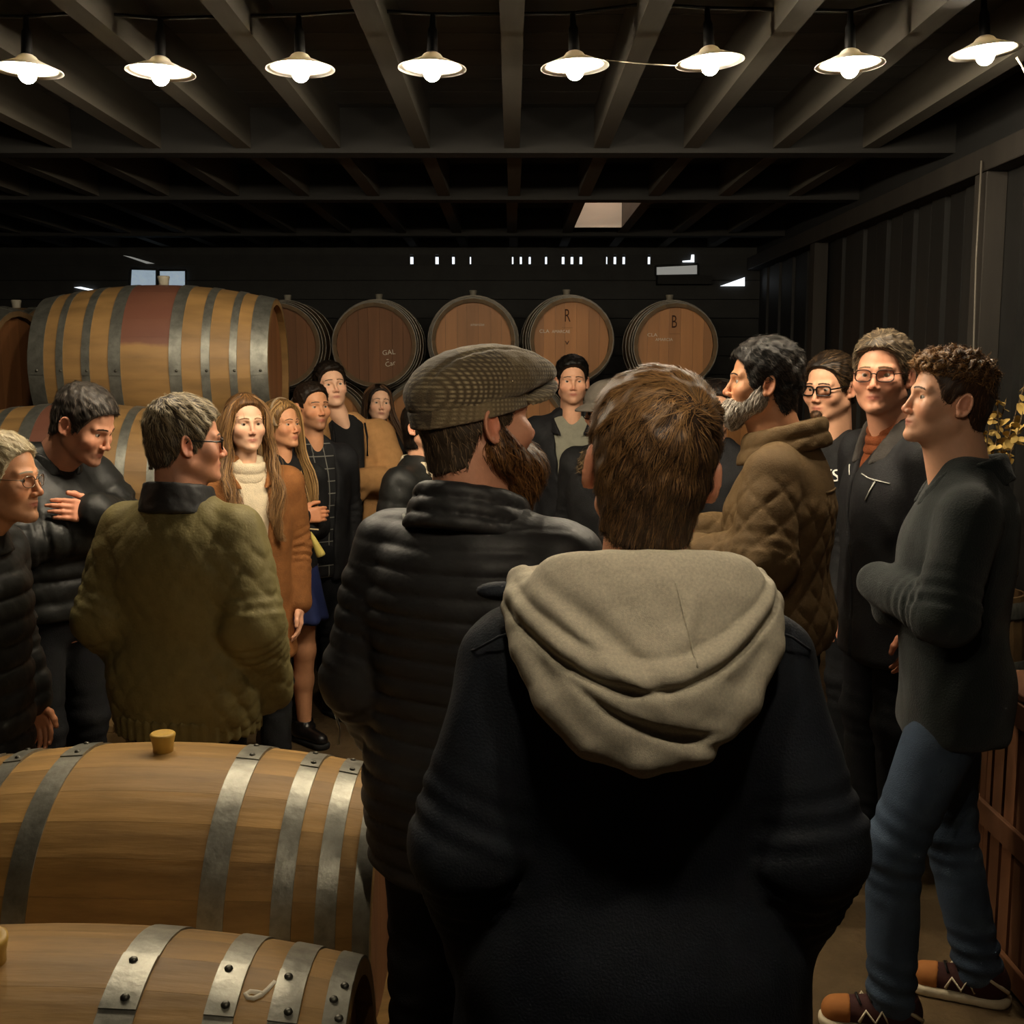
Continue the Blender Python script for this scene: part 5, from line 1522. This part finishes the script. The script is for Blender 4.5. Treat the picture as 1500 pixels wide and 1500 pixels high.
def ballcap(q):
    d = smax(ell(q, (0, .010, .045), (.086, .108, .088)), .040 - q[:, 2], .008)
    r = np.sqrt((q[:, 0] / .072) ** 2 + ((q[:, 1] + .10) / .075) ** 2)
    br = smax(smax((r - 1) * .07, np.abs(q[:, 2] - .046 + 3.2 * q[:, 0] ** 2 + .15 * (-q[:, 1] - .09)) - .005, .003), q[:, 1] + .085, .004)
    return smin(d, br, .006)
p = person(893, 560, 4.85, -38, 'person in a grey cap and fur-collared dark coat behind the hooded man', hrot=-42, pitch=-12, hs=1.0, skin='fair', arms=('hang', 'hang'), trousers=c_dark, shoes=SH, face=dict(neck=.052), brow=(30, 24, 20),
           hair=dict(sdf=hair_sdf(.009, .0, [(-.12, .085), (-.08, .05), (-.05, .02), (-.04, -.04), (-.03, -.07), (.14, -.10)], .003, 70), n=900, length=.03, seg=4, width=.0013, lift=.004, c1=(20, 15, 12), c2=(52, 38, 28)),
           coat=[dict(name='coat', m=c_blk, h=.012, inf=.034, hem=.62, flare=.02)])
m_capg = cloth('grey_cap_cloth', (84, 78, 70), .9)
head_part(p, 'cap', ballcap, .005, m_capg)
glasses(p['H'], p['root'], m_frame_blk, .0022, .024, .017, 3.0)
f_fur = collar_sdf(.100, .110, 1.41, 1.48, .020, .005, .25, flare=.2)
Vf, Ff = nets(f_fur, (-.2, -.2, 1.33), (.2, .2, 1.56), .008)
rg = np.random.RandomState(4)
sV = strand_mesh('f', f_fur, Vf, lambda P, k: np.repeat(v3(0, 0, -1)[None], len(P), 0), 1500, .03, 3, .0016, .016, np.array(lin((60, 46, 32))), np.array(lin((150, 126, 92))), rg, jitter=.8, tipfree=1.0)
Vm, Fm, Cm = merge([(Vf, Ff, np.repeat(np.array(lin((50, 38, 28)))[None], len(Vf), 0)), sV])
me = np_mesh('fur_collar', Vm, Fm); set_col(me, Cm); obj('fur_collar', me, m_hair, p['root'])

p = person(1050, 562, 5.0, -8, 'dark-haired person with round glasses between the hooded man and the speaker', hrot=-10, pitch=-3, hs=.98, skin='fair', arms=('hang', 'hang'), trousers=c_dark, shoes=SH, face=dict(jaw=.95, nose=.95, neck=.05, fat=.004), brow=(34, 26, 22),
           hair=dict(sdf=hair_sdf(.010, .010, line_shift(LINE, -.004), .003, 80), n=1100, length=.04, seg=5, width=.0013, lift=.004, c1=(20, 16, 14), c2=(56, 42, 32)),
           coat=[dict(name='jacket', m=c_blk2, h=.012, inf=.032, hem=.70)])
glasses(p['H'], p['root'], m_frame_brn, .0020, .0225, .0195, 2.1)

# ================================================================== the speaker in the brown quilted jacket
p = person(1119, 504, 3.50, -112, 'grey-bearded man with black wavy hair in a brown diamond-quilted jacket', hrot=-97, pitch=2, hs=1.0, dx=.06, pivot=(0, -.045, 1.53), hvox=.0036, skin='tan', arms=([(.185, .005, 1.392), (.265, .00, 1.15), (.17, -.25, 1.13)], 'front'),
           hands=((1, (-.35, -.85, .35), (.5, -.2, 1), (-.5, 0, .8), .45), (-1, (.3, -.9, .3), (-.5, -.2, 1), (.5, 0, .8), .4)), trousers=c_dark, shoes=SH, face=dict(neck=.060, nose=1.05), brow=(40, 34, 30),
           hair=dict(sdf=hair_sdf(.009, .014, [(-.12, .085), (-.085, .076), (-.064, .055), (-.050, .02), (-.040, -.02), (-.030, -.045), (-.008, -.04), (.000, .006), (.022, .008), (.034, -.040), (.055, -.105), (.14, -.115)], .006, 55), n=3400, length=.055, seg=8, width=.0012, lift=.007,
                     c1=(20, 18, 17), c2=(92, 86, 80), cb=(26, 23, 21), curl=.45, cfreq=1.6, jitter=.3, flow=lambda H: flow_whorl(H, (0, -.06, .11), .45, -.5, .2),
                     colf=lambda q: -.45 + .7 * np.exp(-((q[:, 1] - .07) / .035) ** 2 - ((q[:, 2] - .06) / .04) ** 2)),
           coat=[dict(name='quilted_jacket', m=c_brownq, h=.0072, inf=.040, hem=.86, sl=(.90, 1.08, 1.08), pat=pat_diamond(.085), pamp=.011, wr=.0022, wf=14, patmask=lambda P: np.clip((1.33 - P[:, 2]) / .04, 0, 1))])
P15 = p
beard(p, beard_sdf(.022, .010, .0), n=2000, length=.030, width=.0010, c1=(110, 102, 92), c2=(220, 210, 196), lift=.006, cb=(128, 118, 106))
sdf_obj('collar', collar_sdf(.094, .102, 1.44, 1.535, .013, .012, .25, folds=2, flare=.2), (-.19, -.17, 1.37), (.19, .19, 1.62), .0055, c_brownq, p['root'])
def on_back(p, garment, pts, lift=.001):
    f = p[garment + '_f']; P = np.array([(x, .36, z) for x, z in pts])
    for it in range(70): P[:, 1] -= np.clip(f(P) - lift, -.02, .05) * .8
    return [tuple(q) for q in P]
tube('yoke_seam', on_back(p, 'quilted_jacket', [(-.15, 1.338), (-.10, 1.34), (-.05, 1.34), (0, 1.34), (.05, 1.34), (.09, 1.34)]), .004, c_brownq, p['root'], 5)
gl = empty('wine_glass', (0, 0, 0))
m_glass = mat('clear_glass', (1, 1, 1), .03, spec=.5); m_glass.node_tree.nodes['Principled BSDF'].inputs['Transmission Weight'].default_value = 1.0
GL = [(.032, 0), (.031, .0025), (.005, .006), (.0035, .012), (.0035, .07), (.008, .080), (.026, .10), (.034, .125), (.031, .155), (.027, .18), (.0262, .18), (.030, .155), (.0328, .125), (.025, .102), (.0, .086)]
lathe('bowl', GL, m_glass, gl, 20)
hw = p['root'].location; Mz = Matrix.Rotation(math.radians(-112), 3, 'Z')
gpos = Mz @ (Vector((.085, -.345, 1.10)) * p['s'])
gl.location = (hw.x + gpos.x, hw.y + gpos.y, gpos.z - .02)
tag(gl, 'clear wine glass held by the grey-bearded speaker', 'glass')

# ================================================================== the two men with glasses at the right
def project_text(p, garment, s, size, cx, cz, m, ang=0.0, sx=1.0):
    f = p[garment + '_f']
    o = text_mesh('print', s, size, m, p[garment], Matrix.Identity(4))
    n = len(o.data.vertices); co = np.zeros(n * 3, np.float32); o.data.vertices.foreach_get('co', co); co = co.reshape(-1, 3).astype(float)
    ca, sa = math.cos(ang), math.sin(ang); zf = co[:, 2].copy()
    X = co[:, 0] * sx * ca - co[:, 1] * sa + cx; Z = co[:, 0] * sx * sa + co[:, 1] * ca + cz
    P = np.stack([X, np.full(n, -.30), Z], 1)
    for it in range(40): P[:, 1] += np.clip(f(P) - .0015, -.02, .05) * .8
    P[:, 1] -= np.where(zf > 0, .0015, 0)
    o.data.vertices.foreach_set('co', P.astype(np.float32).ravel()); o.data.update()
    return o
p = person(1222, 524, 4.45, -40, 'man with heavy black glasses and a goatee in a black T-shirt with white lettering', hrot=-48, pitch=-6, hs=1.05, hvox=.004, skin='fair', arms=('hang', 'hang'), trousers=c_dark, shoes=SH, face=dict(jaw=1.02, fat=.008, neck=.064, gaze=(-5, -12)), brow=(60, 44, 32),
           hair=dict(sdf=hair_sdf(.008, .010, line_shift(LINE, .002, .004), .003, 80), n=1500, length=.04, seg=5, width=.0012, lift=.004, c1=(34, 26, 20), c2=(92, 70, 46), flow=lambda H: flow_whorl(H, (0, -.08, .09), .2, -.6, .1)),
           coat=[dict(name='tshirt', m=c_blk, h=.010, inf=.022, hem=.76, bw=1.08, belly=.03, top=1.485)])
glasses(p['H'], p['root'], m_frame_blk, .0032, .0265, .0170, 4.0)
def goat(q):
    d = cone(q, (0, -.090, -.097), (0, -.086, -.135), .020, .010)
    d = smin(d, ell(q, (0, -.092, -.088), (.017, .013, .010)), .01)
    return d + .002 * wob(q, 110)
beard(p, goat, n=700, length=.022, width=.0012, c1=(44, 30, 20), c2=(110, 76, 46), cb=(54, 38, 26))
m_print = mat('white_print', lin((240, 238, 230)), .8)
project_text(p, 'tshirt', 'VS', .066, .055, 1.325, m_print, .0, 1.15)

p = person(1280, 499, 3.85, -76, 'man in glasses with a rust turtleneck under a black jacket with white piping', dx=.08, pivot=(.0, -.045, 1.53), hrot=-32, pitch=0, hs=1.06, hvox=.0036, skin='ruddy', arms=('hang', 'hang'), trousers=c_dark, shoes=SH, face=dict(jaw=1.05, fat=.006, neck=.062, nose=1.1, lips=.8), brow=(120, 96, 70),
           hair=dict(sdf=hair_sdf(.007, .014, line_shift(LINE, 0, .004), .006, 70), n=1900, length=.042, seg=6, width=.0011, lift=.005, c1=(62, 52, 42), c2=(142, 124, 98), cb=(66, 56, 45), jitter=.25, flow=lambda H: flow_whorl(H, (0, -.05, .10), .15, -.35, .2)),
           coat=[dict(name='sweater', m=c_rust, h=.010, inf=.012, hem=.80, sleeves=False), dict(name='jacket', m=c_blk2, h=.0085, inf=.034, hem=.70, sl=(1.05, 1.05, 1.05), vcut=(1.33, 1.50, .003, .080, -.012), wr=.004, wf=15)])
P17 = p
turtleneck(p, c_rust, 1.42, 1.515, .074, .076, .005, 3)
glasses(p['H'], p['root'], m_frame_brn, .0019, .0250, .0180, 3.0)
sdf_obj('collar', collar_sdf(.100, .106, 1.42, 1.54, .012, .02, .35, gap=(.035, .055), flare=.25), (-.2, -.18, 1.34), (.2, .2, 1.64), .006, c_greyc, p['root'])
def on_front(p, garment, pts, lift=.003):
    f = p[garment + '_f']; P = np.array([(x, -.34, z) for x, z in pts])
    for it in range(60): P[:, 1] += np.clip(f(P) - lift, -.02, .05) * .8
    return [tuple(q) for q in P]
j = p['jacket']
tube('piping', on_front(p, 'jacket', [(.035, 1.345), (.07, 1.335), (.10, 1.330), (.15, 1.322)]), .0022, m_pipe, j, 5)
tube('piping', on_front(p, 'jacket', [(-.075, 1.365), (-.05, 1.35), (-.03, 1.335)]), .0022, m_pipe, j, 5)
tube('zip', on_front(p, 'jacket', [(.105, 1.325), (.095, 1.295), (.082, 1.262)]), .0028, m_pipe, j, 5)
tube('front_zip', on_front(p, 'jacket', [(-.012, 1.2), (-.012, 1.1), (-.012, 1.0), (-.012, .85)]), .003, m_zip, j, 5)

# ================================================================== the young man in profile at the right
def curls(q, d):
    top = np.clip((q[:, 2] - .045) / .04, 0, 1)
    return d - .016 * top * (np.abs(wob(q, 62)) ** .6) - .014 * top * np.clip((-q[:, 1] - .04) / .05, 0, 1)
lg = [((.088, .012, .90), (.105, -.125, .50), (.12, -.115, .085)), ((-.088, .012, .90), (-.10, .035, .50), (-.09, .135, .085))]
p = person(1398, 519, 2.85, -104, 'young man with curly brown hair in a dark green shirt and blue jeans, arms folded', dx=.025, pivot=(0, -.03, 1.53), hrot=-92, pitch=7, hs=.98, hvox=.0032, skin='fair', arms=([(.185, .005, 1.385), (.245, -.050, 1.155), (.0, -.185, 1.185)], [(.185, .005, 1.385), (.245, -.045, 1.15), (-.01, -.145, 1.12)]), trousers=None, legs=lg, face=dict(jaw=1.0, neck=.058, nose=.92, lips=1.1), brow=(84, 56, 34), stub=.12, stubcol=(150, 110, 84),
           hair=dict(sdf=hair_sdf(.005, .004, [(-.13, .10), (-.095, .080), (-.070, .066), (-.055, .045), (-.044, .015), (-.036, -.020), (-.012, -.018), (-.004, .012), (.024, .016), (.034, -.030), (.055, -.072), (.10, -.082), (.14, -.082)], .002, 90),
                     n=2600, length=.018, seg=4, width=.0008, lift=.003, c1=(62, 42, 28), c2=(104, 74, 48), cb=(56, 38, 26)),
           coat=[dict(name='shirt', m=c_green, h=.0075, inf=.026, hem=.79, sl=(.94, 1.02, 1.02), wr=.004, wf=15)])
P18 = p
root = p['root']
make_hair(p, sdf=hair_sdf(.003, .006, [(-.13, .088), (-.095, .076), (-.06, .062), (0, .058), (.06, .050), (.09, .03), (.14, .02)], .003, 80, extra=curls), n=3000, length=.040, seg=10, width=.0010, lift=.010,
          c1=(70, 47, 29), c2=(168, 126, 78), cb=(62, 43, 28), curl=.85, cfreq=1.3, jitter=.35, tipfree=.6, flow=lambda H: flow_whorl(H, (0, .06, .08), .0, .35, .3), name='hair_curls',
          colf=lambda q: .4 * np.clip((-q[:, 1] - .02) / .06, 0, 1) - .15)
sdf_obj('collar', collar_sdf(.080, .086, 1.43, 1.505, .009, .015, .3, gap=(.02, .05), flare=.3), (-.18, -.17, 1.36), (.18, .18, 1.58), .0055, c_green, root)
# finer jeans and the trainers
je = sdf_obj('jeans', trouser_sdf(lg, .010, .0036, 1.0), (-.30, -.36, .03), (.30, .36, 1.02), .0085, c_jean, root)
tube('side_seam', [(.168, .02, .95), (.178, .0, .85), (.180, -.03, .74)], .0018, c_jean, je, 5)
m_tan = mat('tan_suede_toe', lin((176, 112, 54)), .8); m_mar = mat('maroon_mesh', lin((58, 26, 24)), .85)
for L_ in lg:
    a = L_[2]; yaw = math.radians(4 if a[0] > 0 else -8)
    s_ = shoe(root, a, yaw, m_mar, c_solew, name='trainer', rise=.085)
    ca, sa = math.cos(yaw), math.sin(yaw)
    T = lambda x, y, z: (a[0] + x * ca - y * sa, a[1] + x * sa + y * ca, z)
    def toe(P):
        x = P[:, 0] - a[0]; y = P[:, 1] - a[1]; q = np.stack([x * ca + y * sa, -x * sa + y * ca, P[:, 2]], 1)
        d = cone(q, (0, .035, .055), (0, -.14, .042), .049, .0395)
        return smax(smax(d, .027 - q[:, 2], .004), q[:, 1] + .105, .006)
    sdf_obj('toe_cap', toe, (a[0] - .1, a[1] - .24, .01), (a[0] + .1, a[1] - .04, .12), .006, m_tan, s_)
    for k in range(4):
        y = -.085 + .028 * k; z = .088 + .010 * k
        tube('lace', [T(-.030, y, z - .010), T(0, y - .006, z + .006), T(.030, y + .004, z - .010)], .0035, m_blk, s_, 5)
    for sx in (-1, 1):
        tube('stripe', [T(sx * .046, -.01, .040), T(sx * .047, -.03, .075), T(sx * .0475, -.045, .040), T(sx * .046, -.07, .072), T(sx * .044, -.085, .038)], .0045, c_solew, s_, 5)
        tube('heel_collar', [T(sx * .040, .075, .055), T(sx * .046, .03, .085), T(sx * .044, -.01, .108)], .006, c_solew, s_, 5)

# ================================================================== small things
# golden glass hanging by its stem beside the checked shirt
gg = empty('tasting_glass'); c0 = W(462, 793, 4.78)
gg.location = W(471, 815, 4.78); gg.rotation_euler = (0, math.radians(-24), 0)
tag(gg, 'small golden glass hanging by a cord beside the blue skirt', 'glass')
m_gold = mat('amber_glass', (.95, .78, .22), .05, spec=.5); bb_ = m_gold.node_tree.nodes['Principled BSDF']; bb_.inputs['Transmission Weight'].default_value = .35
s_ = 4.78 / FPX * 1.0
lathe('bowl', [(0, .0), (.016, .0), (.0205, .004), (.021, .012), (.017, .045), (.012, .085), (.007, .112), (.006, .118), (.0045, .112), (.0095, .085), (.0145, .045), (.018, .012), (0, .006)], m_gold, gg, 18)
m_cord = mat('pale_cord', lin((206, 180, 140)), .7)
tube('loop', [(.0, 0, .115), (-.012, -.004, .140), (-.012, -.004, .170), (-.014, -.003, .20)], .0022, m_cord, gg, 5)
tube('tie', [(-.014, -.006, .145), (.012, -.008, .128), (.040, -.006, .112)], .0035, m_cord, gg, 5)
tube('tie', [(-.012, -.006, .142), (-.020, -.006, .120), (-.014, -.006, .098)], .0025, m_cord, gg, 5)

# slatted wooden crate at the right edge
m_crate = mat('crate_wood', lin((104, 66, 40)), .7, var=.25, vscale=8, stretch=(1, 1, .15), rand=.2)
cr = empty('wooden_crate', (1.70, 2.94, 0)); tag(cr, 'tall slatted wooden crate beside the man in jeans', 'crate')
for x in (-.27, .27):
    for y in (-.25, .25):
        box('post', x - .02, x + .02, y - .02, y + .02, 0, .84, m_crate, cr, bev=.003)
for z in (.06, .44, .80):
    for y in (-.285, .27): box('rail', -.29, .29, y, y + .015, z - .035, z + .035, m_crate, cr, bev=.002)
    for x in (-.305, .29): box('rail', x, x + .015, -.285, .285, z - .035, z + .035, m_crate, cr, bev=.002)
for k in range(7):
    t = -.235 + k * .078
    box('slat', t - .03, t + .03, -.266, -.254, .03, .83, m_crate, cr)
    box('slat', -.288, -.276, t - .03, t + .03, .03, .83, m_crate, cr)
box('lid', -.30, .30, -.28, .28, .842, .860, m_crate, cr, bev=.003)
# upright barrel by the wall with a vase of dried branches and a glass on it
ub = empty('wooden_pedestal', (1.83, 4.20, 0)); ub.scale = (.52, .52, 1); tag(ub, 'slim staved wooden stand by the wall behind the man in jeans', 'stand')
for i in range(22):
    a = 2 * PI * i / 22
    key = 'ub'
    if key not in MESHC:
        V = []; F = []; hf = PI / 22
        zs = np.linspace(0, .90, 7)
        for z in zs:
            r = .27 + .055 * (1 - ((z - .45) / .45) ** 2)
            for (aa, rr) in ((-hf, r), (hf, r), (hf, r - .025), (-hf, r - .025)): V.append((rr * math.cos(aa), rr * math.sin(aa), z))
        for q in range(6):
            for k in range(4): F.append((q * 4 + k, q * 4 + (k + 1) % 4, q * 4 + 4 + (k + 1) % 4, q * 4 + 4 + k))
        F += [(3, 2, 1, 0), (24, 25, 26, 27)]
        MESHC[key] = py_mesh('stave', V, F, False); MESHC[key].materials.append(m_oakd)
    obj('stave', MESHC[key], None, ub, rot=(0, 0, a))
for z0, z1 in ((.02, .08), (.24, .29), (.61, .66), (.82, .88)):
    rr = lambda z: .273 + .055 * (1 - ((z - .45) / .45) ** 2)
    lathe('hoop', [(rr(z0), z0), (rr(z1), z1), (rr(z1) - .006, z1), (rr(z0) - .006, z0), (rr(z0), z0)], m_hoopd, ub, 36)
lathe('head_board', [(0, .86), (.262, .86), (.262, .84), (0, .84)], m_headd, ub, 30, False)
vs = empty('vase', (1.83, 4.25, .862)); tag(vs, 'dark vase of dried yellow branches on the slim wooden stand', 'vase')
lathe('body', [(0, 0), (.045, 0), (.060, .06), (.06, .15), (.035, .20), (.042, .22), (.036, .21), (.03, .19), (0, .03)], m_blk, vs, 20)
m_leaf = mat('dried_leaf', lin((196, 164, 92)), .7, rand=.35, var=.2)
m_twig = mat('twig', lin((84, 66, 44)), .8)
lv, lf = [], []
for k in range(5):
    t = k / 4; w = .016 * math.sin(PI * (.12 + .8 * t))
    lv += [(-w, t * .05, .004 * math.sin(t * 3)), (w, t * .05, .004 * math.sin(t * 3))]
lf = [(i * 2, i * 2 + 1, i * 2 + 3, i * 2 + 2) for i in range(4)]
leafme = py_mesh('leaf', lv, lf, True); leafme.materials.append(m_leaf)
rg = random.Random(5)
for k in range(13):
    az = rg.uniform(0, 6.28); sp = rg.uniform(.03, .15); hgt = rg.uniform(.55, .84)
    pts = [Vector((0, 0, .05))]
    for q in range(1, 7):
        t = q / 6; pts.append(Vector((math.cos(az) * sp * t ** 1.5 + rg.uniform(-.012, .012), math.sin(az) * sp * .6 * t ** 1.5 + rg.uniform(-.012, .012), .05 + hgt * t)))
    tw = tube('branch', pts, [.0035] * 3 + [.0025] * 4, m_twig, vs, 5)
    for q in range(22):
        t = rg.uniform(.5, 1.0) * 6; i0 = min(int(t), 5); pp = pts[i0].lerp(pts[i0 + 1], t - i0)
        o = obj('leaf', leafme, None, tw, loc=pp, rot=(rg.uniform(-1, 1.2), rg.uniform(-1, 1), rg.uniform(0, 6.28)))
        sc = rg.uniform(.5, 1.0); o.scale = (sc, sc, sc)
wg = empty('wine_glass', (1.875, 4.12, .862)); tag(wg, 'wine glass with pale wine on the slim wooden stand', 'glass')
lathe('bowl', GL, m_glass, wg, 20)
m_wine = mat('white_wine', lin((232, 206, 120)), .05); m_wine.node_tree.nodes['Principled BSDF'].inputs['Transmission Weight'].default_value = .6
lathe('wine', [(0, .0865), (.0245, .1025), (.0322, .125), (.0305, .145), (0, .145)], m_wine, wg, 18)
